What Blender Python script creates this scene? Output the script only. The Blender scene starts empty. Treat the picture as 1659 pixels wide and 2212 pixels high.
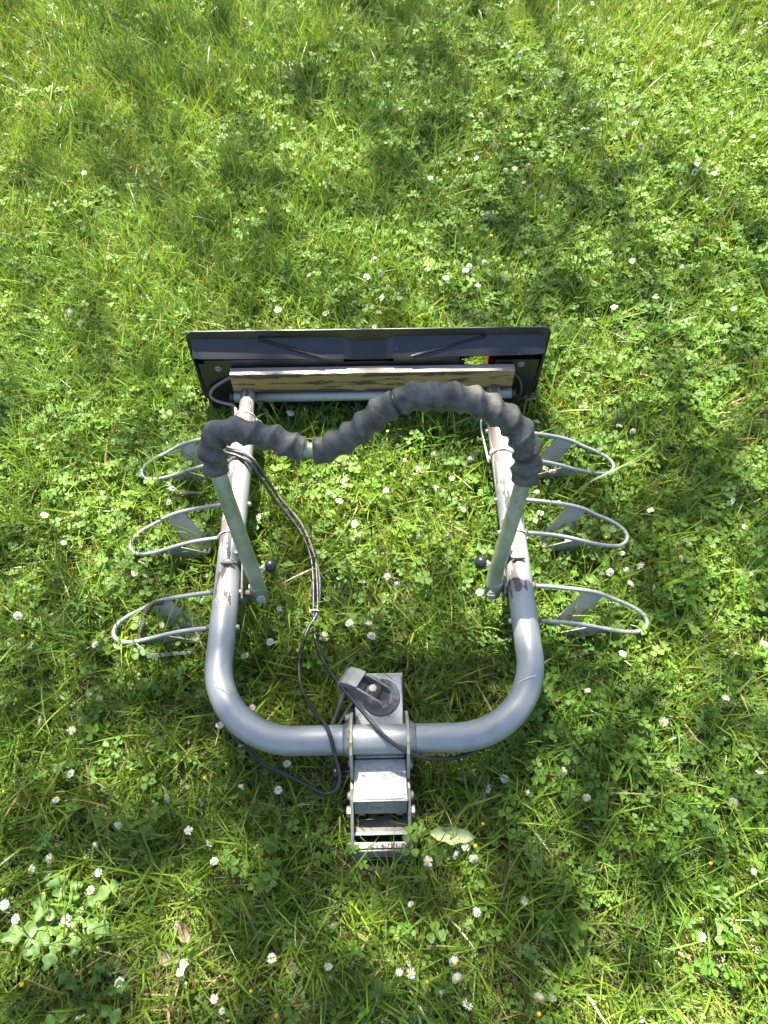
import bpy, math, random
import numpy as np
from mathutils import Vector, Matrix, Euler

R = math.radians
scene = bpy.context.scene
COL = scene.collection

# ------------------------------------------------------------------ camera
cam = bpy.data.cameras.new('camera')
cam.sensor_fit = 'HORIZONTAL'
cam.sensor_width = 36.0
cam.lens = 36.0 * 1545 / 1659
cam.clip_start = 0.02
cam.clip_end = 400
cam_o = bpy.data.objects.new('camera', cam)
COL.objects.link(cam_o)
cam_o.location = (0, 0, 1.5)
cam_o.rotation_euler = (R(90 - 57.6), 0, 0)
scene.camera = cam_o

# ------------------------------------------------------------------ light
SUN_EL, SUN_AZ = R(56), R(-14)        # azimuth measured from +Y towards +X
SUNV = Vector((math.sin(SUN_AZ) * math.cos(SUN_EL), math.cos(SUN_AZ) * math.cos(SUN_EL), math.sin(SUN_EL)))
world = bpy.data.worlds.new('World')
scene.world = world
world.use_nodes = True
wn = world.node_tree
for n in list(wn.nodes):
    wn.nodes.remove(n)
wo = wn.nodes.new('ShaderNodeOutputWorld')
wb = wn.nodes.new('ShaderNodeBackground')
ws = wn.nodes.new('ShaderNodeTexSky')
ws.sky_type = 'NISHITA'
ws.sun_disc = False
ws.sun_elevation = SUN_EL
ws.sun_rotation = SUN_AZ
ws.air_density = 1.0
ws.dust_density = 2.5
ws.ozone_density = 1.0
wb.inputs['Strength'].default_value = 0.062
wn.links.new(ws.outputs[0], wb.inputs['Color'])
wn.links.new(wb.outputs[0], wo.inputs['Surface'])

sun = bpy.data.lights.new('sun', 'SUN')
sun.energy = 5.0
sun.angle = R(0.53)
sun.color = (1.0, 0.94, 0.80)
sun_o = bpy.data.objects.new('sun', sun)
COL.objects.link(sun_o)
sun_o.location = SUNV * 30
sun_o.rotation_euler = SUNV.to_track_quat('Z', 'Y').to_euler()

scene.view_settings.view_transform = 'Standard'
scene.view_settings.look = 'None'
scene.view_settings.exposure = 2.5
scene.view_settings.gamma = 1.0
scene.view_settings.use_curve_mapping = False
scene.cycles.max_bounces = 4
scene.cycles.adaptive_threshold = 0.02
scene.cycles.diffuse_bounces = 2
scene.cycles.glossy_bounces = 3
scene.cycles.transmission_bounces = 4
scene.cycles.transparent_max_bounces = 4
scene.render.use_persistent_data = False

# ------------------------------------------------------------------ materials
def newmat(name):
    m = bpy.data.materials.new(name)
    m.use_nodes = True
    nt = m.node_tree
    for n in list(nt.nodes):
        nt.nodes.remove(n)
    out = nt.nodes.new('ShaderNodeOutputMaterial')
    b = nt.nodes.new('ShaderNodeBsdfPrincipled')
    nt.links.new(b.outputs[0], out.inputs['Surface'])
    return m, nt, b, out

def nd(nt, t, **kw):
    n = nt.nodes.new(t)
    for k, v in kw.items():
        setattr(n, k, v)
    return n

def ocoord(nt, scale=(1, 1, 1), loc=(0, 0, 0)):
    tc = nd(nt, 'ShaderNodeTexCoord')
    mp = nd(nt, 'ShaderNodeMapping')
    mp.inputs['Scale'].default_value = scale
    mp.inputs['Location'].default_value = loc
    nt.links.new(tc.outputs['Object'], mp.inputs['Vector'])
    return mp.outputs[0]

def noise(nt, vec, scale, detail=4, rough=0.6, dist=0.0):
    n = nd(nt, 'ShaderNodeTexNoise')
    n.inputs['Scale'].default_value = scale
    n.inputs['Detail'].default_value = detail
    n.inputs['Roughness'].default_value = rough
    n.inputs['Distortion'].default_value = dist
    nt.links.new(vec, n.inputs['Vector'])
    return n.outputs['Fac']

def ramp(nt, fac, stops, interp='LINEAR'):
    r = nd(nt, 'ShaderNodeValToRGB')
    cr = r.color_ramp
    cr.interpolation = interp
    while len(cr.elements) < len(stops):
        cr.elements.new(0.5)
    for e, (p, c) in zip(cr.elements, stops):
        e.position = p
        e.color = (*c, 1) if len(c) == 3 else c
    nt.links.new(fac, r.inputs[0])
    return r.outputs[0]

def step(nt, fac, a, b):
    m = nd(nt, 'ShaderNodeMapRange')
    m.inputs['From Min'].default_value = a
    m.inputs['From Max'].default_value = b
    nt.links.new(fac, m.inputs['Value'])
    return m.outputs[0]

def mix(nt, fac, a, b, blend='MIX'):
    m = nd(nt, 'ShaderNodeMix', data_type='RGBA', blend_type=blend)
    if isinstance(fac, float):
        m.inputs[0].default_value = fac
    else:
        nt.links.new(fac, m.inputs[0])
    for i, s in ((6, a), (7, b)):
        if isinstance(s, tuple):
            m.inputs[i].default_value = (*s, 1)
        else:
            nt.links.new(s, m.inputs[i])
    return m.outputs[2]

def mathn(nt, op, a, b=None):
    m = nd(nt, 'ShaderNodeMath', operation=op)
    for i, s in enumerate((a, b)):
        if s is None:
            continue
        if isinstance(s, (int, float)):
            m.inputs[i].default_value = s
        else:
            nt.links.new(s, m.inputs[i])
    return m.outputs[0]

def bump(nt, b, h, strength=0.3, dist=0.002):
    bn = nd(nt, 'ShaderNodeBump')
    bn.inputs['Strength'].default_value = strength
    bn.inputs['Distance'].default_value = dist
    nt.links.new(h, bn.inputs['Height'])
    nt.links.new(bn.outputs[0], b.inputs['Normal'])

def metal_worn(name, base, base2, metallic, rough, spot=None, spot_amt=0.6, scale=60, fine=400):
    """paint or metal with cloudy tone, small spots of rust or dirt"""
    m, nt, b, _ = newmat(name)
    v = ocoord(nt)
    cl = noise(nt, v, scale * 0.4, 5, 0.65)
    c = mix(nt, step(nt, cl, 0.35, 0.68), base, base2)
    rr = None
    if spot:
        n1 = noise(nt, v, scale * 2.2, 6, 0.75, 0.3)
        msk = step(nt, n1, spot_amt, spot_amt + 0.045)
        hl = noise(nt, v, scale * 0.3, 2)
        msk = mathn(nt, 'MULTIPLY', msk, step(nt, hl, 0.38, 0.6))
        c = mix(nt, msk, c, spot)
        inv = mathn(nt, 'SUBTRACT', 1.0, msk)
        nt.links.new(mathn(nt, 'MULTIPLY', inv, metallic), b.inputs['Metallic'])
        rr = mathn(nt, 'ADD', mathn(nt, 'MULTIPLY', msk, 0.4), rough)
    else:
        b.inputs['Metallic'].default_value = metallic
    nt.links.new(c, b.inputs['Base Color'])
    fn = noise(nt, v, fine, 3)
    base_r = rr if rr is not None else rough
    nt.links.new(mathn(nt, 'ADD', base_r, mathn(nt, 'MULTIPLY', mathn(nt, 'SUBTRACT', cl, 0.5), 0.35)), b.inputs['Roughness'])
    bump(nt, b, fn, 0.12, 0.0006)
    return m

M = {}
# silver paint of the big frame tube, flaking to a mauve-brown primer on the two long sides
m, nt, b, _ = newmat('silver_paint_flaking')
vv = ocoord(nt)
sep = nd(nt, 'ShaderNodeSeparateXYZ'); nt.links.new(vv, sep.inputs[0])
vs = ocoord(nt, (56, 14.0, 40))
n1 = noise(nt, vs, 1.0, 8, 0.52, 0.25)
n2 = noise(nt, ocoord(nt, (30, 3.2, 18), (3, 1.7, 0)), 1.0, 3, 0.5)
zone = mathn(nt, 'MULTIPLY', step(nt, sep.outputs[1], 0.17, 0.30), 1.0)
top = step(nt, sep.outputs[2], 0.112, 0.132)
thr = mathn(nt, 'MULTIPLY', mathn(nt, 'MULTIPLY', zone, top), step(nt, n2, 0.30, 0.46))
val = mathn(nt, 'MULTIPLY', n1, thr)
endz = step(nt, sep.outputs[1], 0.74, 0.86)
val = mathn(nt, 'ADD', val, mathn(nt, 'MULTIPLY', mathn(nt, 'MULTIPLY', endz, top), 0.03))
flake = step(nt, val, 0.474, 0.480)
edge = mathn(nt, 'SUBTRACT', step(nt, val, 0.460, 0.468), flake)
cl = noise(nt, vv, 14, 4)
silver = mix(nt, step(nt, cl, 0.3, 0.7), (0.275, 0.290, 0.292), (0.33, 0.342, 0.340))
scr = noise(nt, ocoord(nt, (60, 220, 60)), 2.0, 4, 0.8)
silver = mix(nt, mathn(nt, 'MULTIPLY', step(nt, scr, 0.68, 0.76), 0.35), silver, (0.30, 0.26, 0.22))
grime = noise(nt, ocoord(nt, (9, 5, 9), (2, 0, 1)), 1.6, 7, 0.72, 0.4)
silver = mix(nt, mathn(nt, 'MULTIPLY', step(nt, grime, 0.50, 0.72), 0.45), silver, (0.20, 0.195, 0.17))
fleck = noise(nt, vv, 150, 3, 0.6)
silver = mix(nt, mathn(nt, 'MULTIPLY', step(nt, fleck, 0.70, 0.74), 0.6), silver, (0.13, 0.10, 0.08))
prim = mix(nt, noise(nt, vv, 180, 3), (0.075, 0.057, 0.050), (0.15, 0.115, 0.10))
c = mix(nt, mathn(nt, 'MULTIPLY', edge, 0.5), silver, (0.75, 0.72, 0.66))
c = mix(nt, flake, c, prim)
nt.links.new(c, b.inputs['Base Color'])
nt.links.new(mathn(nt, 'MULTIPLY', mathn(nt, 'SUBTRACT', 1.0, flake), 0.40), b.inputs['Metallic'])
nt.links.new(mathn(nt, 'ADD', 0.46, mathn(nt, 'MULTIPLY', flake, 0.25)), b.inputs['Roughness'])
bump(nt, b, mathn(nt, 'MULTIPLY', flake, -1.0), 0.8, 0.0006)
M['silver'] = m

M['galv'] = metal_worn('galvanised_steel_grass_reflection_tint', (0.19, 0.235, 0.125), (0.36, 0.395, 0.30), 0.35, 0.40, (0.11, 0.12, 0.09), 0.60, 42)  # green in the base colour paints the lit grass reflected in the arms
M['bargrey'] = metal_worn('grey_bar_paint', (0.30, 0.32, 0.31), (0.38, 0.40, 0.39), 0.35, 0.42, (0.17, 0.12, 0.10), 0.60, 26)
M['rod'] = metal_worn('grey_rod_paint', (0.21, 0.22, 0.225), (0.28, 0.29, 0.295), 0.15, 0.45, (0.25, 0.13, 0.06), 0.63, 36)
M['strap'] = metal_worn('grey_strap_paint', (0.25, 0.25, 0.22), (0.36, 0.355, 0.32), 0.1, 0.5, (0.22, 0.11, 0.055), 0.62, 34)
M['zinc'] = metal_worn('zinc_plate_speckled_with_rust', (0.26, 0.275, 0.28), (0.37, 0.38, 0.385), 0.5, 0.5, (0.16, 0.105, 0.075), 0.55, 75)
M['couple'] = metal_worn('coupling_grey_green_steel', (0.13, 0.145, 0.125), (0.25, 0.27, 0.24), 0.3, 0.5, (0.15, 0.085, 0.05), 0.535, 48)
M['cast'] = metal_worn('cast_lever_grey', (0.21, 0.215, 0.195), (0.30, 0.30, 0.27), 0.4, 0.45, (0.14, 0.10, 0.08), 0.57, 55)
M['rust'] = metal_worn('brown_rust', (0.10, 0.07, 0.055), (0.19, 0.125, 0.09), 0.2, 0.7, (0.26, 0.15, 0.08), 0.62, 60)
M['bolt'] = metal_worn('bolt_zinc', (0.34, 0.33, 0.30), (0.46, 0.44, 0.40), 0.6, 0.4, (0.25, 0.15, 0.09), 0.6, 80)
M['cable'] = metal_worn('black_cable_rubber_greyed', (0.012, 0.012, 0.014), (0.030, 0.030, 0.033), 0.0, 0.36, (0.16, 0.155, 0.15), 0.64, 45)
M['cablegrey'] = metal_worn('weathered_grey_cable', (0.10, 0.095, 0.09), (0.20, 0.19, 0.18), 0.0, 0.6, (0.05, 0.05, 0.05), 0.58, 50)
M['nylon'] = metal_worn('white_nylon', (0.62, 0.58, 0.48), (0.70, 0.67, 0.58), 0.0, 0.4)
M['knob'] = metal_worn('black_knob_plastic', (0.012, 0.012, 0.014), (0.022, 0.022, 0.025), 0.0, 0.3)
M['rusty_edge'] = metal_worn('worn_plate_yellow_grey', (0.25, 0.26, 0.21), (0.34, 0.34, 0.28), 0.2, 0.5, (0.24, 0.125, 0.05), 0.53, 42)
M['red'], nt, b, _ = newmat('red_lens'); b.inputs['Base Color'].default_value = (0.45, 0.012, 0.01, 1); b.inputs['Roughness'].default_value = 0.15

# dusty ribbed rubber
m, nt, b, _ = newmat('dusty_black_rubber')
v = ocoord(nt)
n1 = noise(nt, v, 22, 6, 0.65); n2 = noise(nt, v, 240, 5, 0.7); n3 = noise(nt, v, 90, 4, 0.75, 0.6)
n1 = noise(nt, v, 34, 6, 0.65)
c = mix(nt, step(nt, n1, 0.36, 0.64), (0.026, 0.026, 0.028), (0.115, 0.112, 0.10))
c = mix(nt, mathn(nt, 'MULTIPLY', step(nt, n3, 0.55, 0.74), 0.45), c, (0.17, 0.17, 0.155))
c = mix(nt, mathn(nt, 'MULTIPLY', step(nt, n2, 0.60, 0.70), 0.5), c, (0.24, 0.24, 0.22))
moss = noise(nt, v, 7, 4, 0.6)
c = mix(nt, mathn(nt, 'MULTIPLY', step(nt, moss, 0.52, 0.68), 0.35), c, (0.085, 0.095, 0.06))
c = mix(nt, mathn(nt, 'MULTIPLY', step(nt, noise(nt, v, 60, 5, 0.7), 0.64, 0.7), 0.6), c, (0.02, 0.02, 0.02))
nt.links.new(c, b.inputs['Base Color'])
b.inputs['Roughness'].default_value = 0.6
bump(nt, b, mathn(nt, 'ADD', mathn(nt, 'MULTIPLY', n2, 0.4), n3), 0.5, 0.0022)
M['rubber'] = m

# black moulded plastic, bluish sheen
m, nt, b, _ = newmat('black_moulded_plastic')
v = ocoord(nt)
n1 = noise(nt, v, 9, 5, 0.6); n2 = noise(nt, v, 60, 5, 0.7)
c = mix(nt, step(nt, n1, 0.35, 0.7), (0.011, 0.0115, 0.013), (0.020, 0.021, 0.024))
wh = nd(nt, 'ShaderNodeTexVoronoi'); wh.inputs['Scale'].default_value = 22; nt.links.new(v, wh.inputs['Vector'])
spots = mathn(nt, 'MULTIPLY', mathn(nt, 'SUBTRACT', 1.0, step(nt, wh.outputs['Distance'], 0.10, 0.13)), 0.16)
c = mix(nt, spots, c, (0.22, 0.23, 0.24))
c = mix(nt, mathn(nt, 'MULTIPLY', step(nt, n2, 0.6, 0.75), 0.2), c, (0.12, 0.12, 0.11))
nt.links.new(c, b.inputs['Base Color'])
b.inputs['Roughness'].default_value = 0.36
b.inputs['Specular IOR Level'].default_value = 0.7
bump(nt, b, n2, 0.05, 0.0008)
M['plastic'] = m

# weathered timber: ochre wood under flaking dark brown varnish
m, nt, b, _ = newmat('flaking_varnished_timber')
v = ocoord(nt)
g = noise(nt, ocoord(nt, (2.0, 90, 130)), 3.0, 6, 0.7)
wood = mix(nt, step(nt, g, 0.3, 0.7), (0.19, 0.125, 0.05), (0.33, 0.235, 0.09))
p = noise(nt, ocoord(nt, (8, 40, 75), (0.4, 0, 0)), 1.0, 8, 0.62, 0.4)
sep = nd(nt, 'ShaderNodeSeparateXYZ'); nt.links.new(v, sep.inputs[0])
hb = step(nt, sep.outputs[2], 0.168, 0.180)
lb = mathn(nt, 'SUBTRACT', 1.0, step(nt, sep.outputs[2], 0.128, 0.134))
p2 = mathn(nt, 'ADD', p, mathn(nt, 'MULTIPLY', mathn(nt, 'MAXIMUM', hb, lb), 0.12))
varn = step(nt, p2, 0.56, 0.575)
c = mix(nt, varn, wood, mix(nt, g, (0.040, 0.024, 0.018), (0.085, 0.055, 0.038)))
topm = step(nt, sep.outputs[2], 0.1838, 0.1848)
grey = mix(nt, step(nt, g, 0.35, 0.65), (0.17, 0.145, 0.125), (0.30, 0.265, 0.235))
grey = mix(nt, mathn(nt, 'MULTIPLY', step(nt, p, 0.60, 0.63), 0.7), grey, (0.09, 0.065, 0.055))
c = mix(nt, topm, c, grey)
nt.links.new(c, b.inputs['Base Color'])
b.inputs['Roughness'].default_value = 0.62
bump(nt, b, mathn(nt, 'ADD', g, varn), 0.35, 0.0010)
M['timber'] = m

# faded maker's plaque: pale, the print worn to grey lines
m, nt, b, _ = newmat('faded_plaque')
v = ocoord(nt)
w = nd(nt, 'ShaderNodeTexWave', wave_type='BANDS', bands_direction='Y')
w.inputs['Scale'].default_value = 46; w.inputs['Distortion'].default_value = 0.4
nt.links.new(v, w.inputs['Vector'])
sp = nd(nt, 'ShaderNodeSeparateXYZ'); nt.links.new(v, sp.inputs[0])
n1 = noise(nt, ocoord(nt, (260, 60, 60)), 1.0, 3, 0.7)
ln = mathn(nt, 'MULTIPLY', mathn(nt, 'MULTIPLY', step(nt, w.outputs['Fac'], 0.55, 0.85), step(nt, n1, 0.42, 0.62)), step(nt, sp.outputs[0], -0.015, 0.012))
c = mix(nt, mathn(nt, 'MULTIPLY', ln, 0.55), (0.40, 0.385, 0.335), (0.20, 0.185, 0.16))
c = mix(nt, mathn(nt, 'MULTIPLY', step(nt, noise(nt, v, 130, 5, 0.7), 0.6, 0.67), 0.5), c, (0.33, 0.27, 0.22))
nt.links.new(c, b.inputs['Base Color'])
b.inputs['Roughness'].default_value = 0.45
M['plaque'] = m

def leafy(name, lo, hi, root=None, dry=None, trans=0.32, rough=0.36, tex=0):
    """plant tissue: tone differs from plant to plant and from root to tip of each blade"""
    m, nt, b, out = newmat(name)
    at = nd(nt, 'ShaderNodeAttribute', attribute_name='tint', attribute_type='INSTANCER')
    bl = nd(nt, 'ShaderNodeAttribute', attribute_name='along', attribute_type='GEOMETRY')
    bt = nd(nt, 'ShaderNodeAttribute', attribute_name='btint', attribute_type='GEOMETRY')
    f = mathn(nt, 'ADD', mathn(nt, 'MULTIPLY', at.outputs['Fac'], 0.55), mathn(nt, 'MULTIPLY', bt.outputs['Fac'], 0.45))
    c = mix(nt, f, lo, hi)
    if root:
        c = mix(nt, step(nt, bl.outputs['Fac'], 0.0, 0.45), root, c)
    if dry:
        c = mix(nt, step(nt, bt.outputs['Fac'], 0.93, 0.97), c, dry)
    if tex:
        tn = noise(nt, ocoord(nt), tex, 5, 0.7, 0.5)
        c = mix(nt, step(nt, tn, 0.35, 0.68), c, mix(nt, 0.45, c, (0.02, 0.03, 0.01)))
        bump(nt, b, tn, 0.5, 0.002)
    nt.links.new(c, b.inputs['Base Color'])
    b.inputs['Roughness'].default_value = rough
    b.inputs['Specular IOR Level'].default_value = 0.42
    t = nd(nt, 'ShaderNodeBsdfTranslucent')
    tc = mix(nt, 1.0, c, (1.0, 0.92, 0.35), 'MULTIPLY')
    gm = nd(nt, 'ShaderNodeGamma'); gm.inputs[1].default_value = 0.78; nt.links.new(tc, gm.inputs[0]); tc = gm.outputs[0]
    br = nd(nt, 'ShaderNodeBrightContrast'); br.inputs['Bright'].default_value = 0.0
    nt.links.new(tc, t.inputs['Color'])
    ms = nd(nt, 'ShaderNodeMixShader'); ms.inputs[0].default_value = trans
    nt.links.new(b.outputs[0], ms.inputs[1]); nt.links.new(t.outputs[0], ms.inputs[2])
    nt.links.new(ms.outputs[0], out.inputs['Surface'])
    return m

M['grass'] = leafy('grass_blade', (0.080, 0.160, 0.014), (0.235, 0.330, 0.036), (0.055, 0.075, 0.018), (0.38, 0.31, 0.14))  # root tone: brownish bases, darkened further to paint shade in the gaps
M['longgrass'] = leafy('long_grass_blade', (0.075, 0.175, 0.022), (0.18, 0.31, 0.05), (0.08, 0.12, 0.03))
M['clover'] = leafy('clover_leaf', (0.055, 0.145, 0.014), (0.150, 0.265, 0.028), None, None, 0.34, 0.58)
M['thatch'] = leafy('dead_grass', (0.13, 0.095, 0.045), (0.42, 0.33, 0.17), None, None, 0.15, 0.8)
M['weed'] = leafy('broad_weed_leaf', (0.07, 0.16, 0.02), (0.15, 0.26, 0.045), None, None, 0.28, 0.5)
M['paleweed'] = leafy('pale_lobed_leaf', (0.14, 0.26, 0.06), (0.20, 0.33, 0.09), None, None, 0.25, 0.45, 70)
M['seed'] = leafy('seed_head', (0.30, 0.36, 0.16), (0.50, 0.54, 0.30), None, None, 0.3, 0.7)
M['stem'] = leafy('daisy_stem', (0.14, 0.22, 0.06), (0.16, 0.24, 0.07), None, None, 0.1, 0.5)
M['petal'] = leafy('daisy_petal', (0.62, 0.64, 0.64), (0.70, 0.71, 0.70), None, None, 0.3, 0.6)
M['calyx'] = leafy('daisy_calyx', (0.10, 0.18, 0.05), (0.13, 0.22, 0.06), None, None, 0.1, 0.6)
M['crown'] = leafy('tree_leaf', (0.04, 0.09, 0.02), (0.07, 0.14, 0.03), None, None, 0.35, 0.5)
M['dryleaf'] = leafy('brown_dead_leaf', (0.20, 0.145, 0.10), (0.30, 0.225, 0.16), None, None, 0.1, 0.7, 60)
M['greydry'] = leafy('grey_green_limp_leaf', (0.24, 0.30, 0.15), (0.32, 0.38, 0.20), None, None, 0.15, 0.6, 45)
M['straw'] = leafy('straw', (0.42, 0.36, 0.20), (0.48, 0.42, 0.25), None, None, 0.1, 0.6)
m, nt, b, _ = newmat('daisy_disc')
n1 = noise(nt, ocoord(nt), 900, 2)
nt.links.new(mix(nt, step(nt, n1, 0.35, 0.65), (0.62, 0.33, 0.01), (0.82, 0.55, 0.03)), b.inputs['Base Color'])
b.inputs['Roughness'].default_value = 0.7
bump(nt, b, n1, 0.6, 0.001)
M['disc'] = m
m, nt, b, _ = newmat('bark')
v = ocoord(nt)
n1 = noise(nt, ocoord(nt, (6, 6, 1.5)), 3.0, 6, 0.7)
nt.links.new(mix(nt, n1, (0.06, 0.045, 0.032), (0.17, 0.14, 0.11)), b.inputs['Base Color'])
b.inputs['Roughness'].default_value = 0.85
bump(nt, b, n1, 0.8, 0.02)
M['bark'] = m
# soil with thatch and moss
m, nt, b, _ = newmat('soil_and_thatch')
v = ocoord(nt)
n1 = noise(nt, v, 5, 6, 0.7); n2 = noise(nt, v, 70, 6, 0.75, 0.8); n3 = noise(nt, v, 320, 4, 0.7)
c = mix(nt, step(nt, n2, 0.35, 0.65), (0.020, 0.016, 0.009), (0.085, 0.062, 0.032))
c = mix(nt, step(nt, n1, 0.4, 0.62), c, mix(nt, n3, (0.015, 0.03, 0.006), (0.05, 0.08, 0.02)))
nt.links.new(c, b.inputs['Base Color'])
b.inputs['Roughness'].default_value = 0.95
bump(nt, b, mathn(nt, 'ADD', n2, mathn(nt, 'MULTIPLY', n3, 0.4)), 1.0, 0.01)
M['soil'] = m

# ------------------------------------------------------------------ mesh tools
def catmull(pts, n=8):
    P = [Vector(p) for p in pts]
    P = [P[0] * 2 - P[1]] + P + [P[-1] * 2 - P[-2]]
    out = []
    for i in range(1, len(P) - 2):
        a, b_, c_, d = P[i - 1], P[i], P[i + 1], P[i + 2]
        for k in range(n):
            t = k / n
            out.append(0.5 * ((2 * b_) + (c_ - a) * t + (2 * a - 5 * b_ + 4 * c_ - d) * t * t + (3 * b_ - a - 3 * c_ + d) * t ** 3))
    out.append(P[-2])
    return out

class MB:
    def __init__(s):
        s.v, s.f, s.sm = [], [], []
    def add(s, v, f, smooth=False):
        o = len(s.v)
        s.v += [tuple(p) for p in v]
        s.f += [tuple(i + o for i in q) for q in f]
        s.sm += [smooth] * len(f)
        return s
    def box(s, lo, hi, mat=None):
        x0, y0, z0 = lo; x1, y1, z1 = hi
        v = [Vector(p) for p in ((x0, y0, z0), (x1, y0, z0), (x1, y1, z0), (x0, y1, z0), (x0, y0, z1), (x1, y0, z1), (x1, y1, z1), (x0, y1, z1))]
        if mat is not None:
            v = [mat @ p for p in v]
        return s.add(v, [(0, 3, 2, 1), (4, 5, 6, 7), (0, 1, 5, 4), (1, 2, 6, 5), (2, 3, 7, 6), (3, 0, 4, 7)])
    def prism(s, poly, axis, a, b_, mat=None):
        """poly in the two other axes, extruded along axis from a to b_"""
        def pt(p, w):
            if axis == 'x': q = Vector((w, p[0], p[1]))
            elif axis == 'y': q = Vector((p[0], w, p[1]))
            else: q = Vector((p[0], p[1], w))
            return mat @ q if mat is not None else q
        n = len(poly)
        v = [pt(p, a) for p in poly] + [pt(p, b_) for p in poly]
        f = [tuple(range(n - 1, -1, -1)), tuple(range(n, 2 * n))] + [(i, (i + 1) % n, n + (i + 1) % n, n + i) for i in range(n)]
        return s.add(v, f)
    def sweep(s, path, rad, n=14, cap=True, flat=None, rfun=None, smooth=True):
        P = [Vector(p) for p in path]
        m_ = len(P)
        T = [(P[min(i + 1, m_ - 1)] - P[max(i - 1, 0)]).normalized() for i in range(m_)]
        ref = Vector((0, 0, 1)) if abs(T[0].z) < 0.9 else Vector((0, 1, 0))
        N = (ref - T[0] * ref.dot(T[0])).normalized()
        v = []
        L = 0.0
        for i in range(m_):
            if i:
                N = (N - T[i] * N.dot(T[i])).normalized()
                L += (P[i] - P[i - 1]).length
            B = T[i].cross(N)
            r = rad[i] if isinstance(rad, (list, tuple)) else rad
            for k in range(n):
                a = 2 * math.pi * k / n
                rr = rfun(L, a, r) if rfun else r
                if flat:
                    v.append(P[i] + N * math.cos(a) * rr * flat[0] + B * math.sin(a) * rr * flat[1])
                else:
                    v.append(P[i] + N * math.cos(a) * rr + B * math.sin(a) * rr)
        f = []
        for i in range(m_ - 1):
            for k in range(n):
                f.append((i * n + k, i * n + (k + 1) % n, (i + 1) * n + (k + 1) % n, (i + 1) * n + k))
        s.add(v, f, smooth)
        if cap:
            o = len(s.v) - len(v)
            s.f.append(tuple(o + k for k in range(n - 1, -1, -1))); s.sm.append(False)
            s.f.append(tuple(o + (m_ - 1) * n + k for k in range(n))); s.sm.append(False)
        return s
    def lathe(s, prof, mat=None, n=20, smooth=True):
        """prof = (radius, height) pairs about local Z"""
        v, f = [], []
        for r, h in prof:
            for k in range(n):
                a = 2 * math.pi * k / n
                p = Vector((r * math.cos(a), r * math.sin(a), h))
                v.append(mat @ p if mat is not None else p)
        for i in range(len(prof) - 1):
            for k in range(n):
                f.append((i * n + k, i * n + (k + 1) % n, (i + 1) * n + (k + 1) % n, (i + 1) * n + k))
        s.add(v, f, smooth)
        o = len(s.v) - len(v)
        s.f.append(tuple(o + k for k in range(n - 1, -1, -1))); s.sm.append(False)
        s.f.append(tuple(o + (len(prof) - 1) * n + k for k in range(n))); s.sm.append(False)
        return s
    def mesh(s, name, mat):
        me = bpy.data.meshes.new(name)
        me.from_pydata(s.v, [], s.f)
        me.polygons.foreach_set('use_smooth', s.sm)
        me.materials.append(mat)
        me.update()
        return me
    def build(s, name, mat, parent=None, bevel=0.0, loc=None, label=None):
        o = bpy.data.objects.new(name, s.mesh(name, mat))
        COL.objects.link(o)
        if parent is not None:
            o.parent = parent
        if loc is not None:
            o.location = loc
        if bevel:
            bm_ = o.modifiers.new('bevel', 'BEVEL')
            bm_.width = bevel; bm_.segments = 2; bm_.limit_method = 'ANGLE'; bm_.angle_limit = R(40)
        if label:
            o['label'] = label
        return o

def frame(origin, zdir, xhint=(1, 0, 0)):
    z = Vector(zdir).normalized()
    x = Vector(xhint); x = (x - z * x.dot(z))
    if x.length < 1e-4:
        x = Vector((0, 1, 0)); x = x - z * x.dot(z)
    x.normalize(); y = z.cross(x)
    m_ = Matrix((x, y, z)).transposed().to_4x4()
    m_.translation = Vector(origin)
    return m_

def hexbolt(mb, origin, d, r=0.008, h=0.005, shank=None):
    fr = frame(origin, d)
    mb.lathe([(r * 0.99, 0), (r, 0.0004), (r, h * 0.8), (r * 0.85, h)], fr, n=6, smooth=False)
    if shank:
        mb.lathe([(r * 0.5, -shank), (r * 0.5, 0)], fr, n=12)

def tag(o, label, cat, group=None, kind=None):
    o['label'] = label
    if cat: o['category'] = cat
    if group: o['group'] = group
    if kind: o['kind'] = kind
    return o

rng = np.random.default_rng(11)
random.seed(4)

# ------------------------------------------------------------------ ground
def vnoise(x, y, s, seed):
    """smooth value noise, 0..1"""
    g = np.random.default_rng(seed).random((256, 256))
    x = np.asarray(x) * s + 61.3; y = np.asarray(y) * s + 77.7
    xi = np.floor(x).astype(int); yi = np.floor(y).astype(int)
    fx = x - xi; fy = y - yi
    fx = fx * fx * (3 - 2 * fx); fy = fy * fy * (3 - 2 * fy)
    a = g[xi % 256, yi % 256]; b_ = g[(xi + 1) % 256, yi % 256]
    c_ = g[xi % 256, (yi + 1) % 256]; d = g[(xi + 1) % 256, (yi + 1) % 256]
    return (a * (1 - fx) + b_ * fx) * (1 - fy) + (c_ * (1 - fx) + d * fx) * fy

def gz(x, y):
    return (vnoise(x, y, 1.3, 1) - 0.5) * 0.022 + (vnoise(x, y, 7, 2) - 0.5) * 0.010 - 0.004

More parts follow.
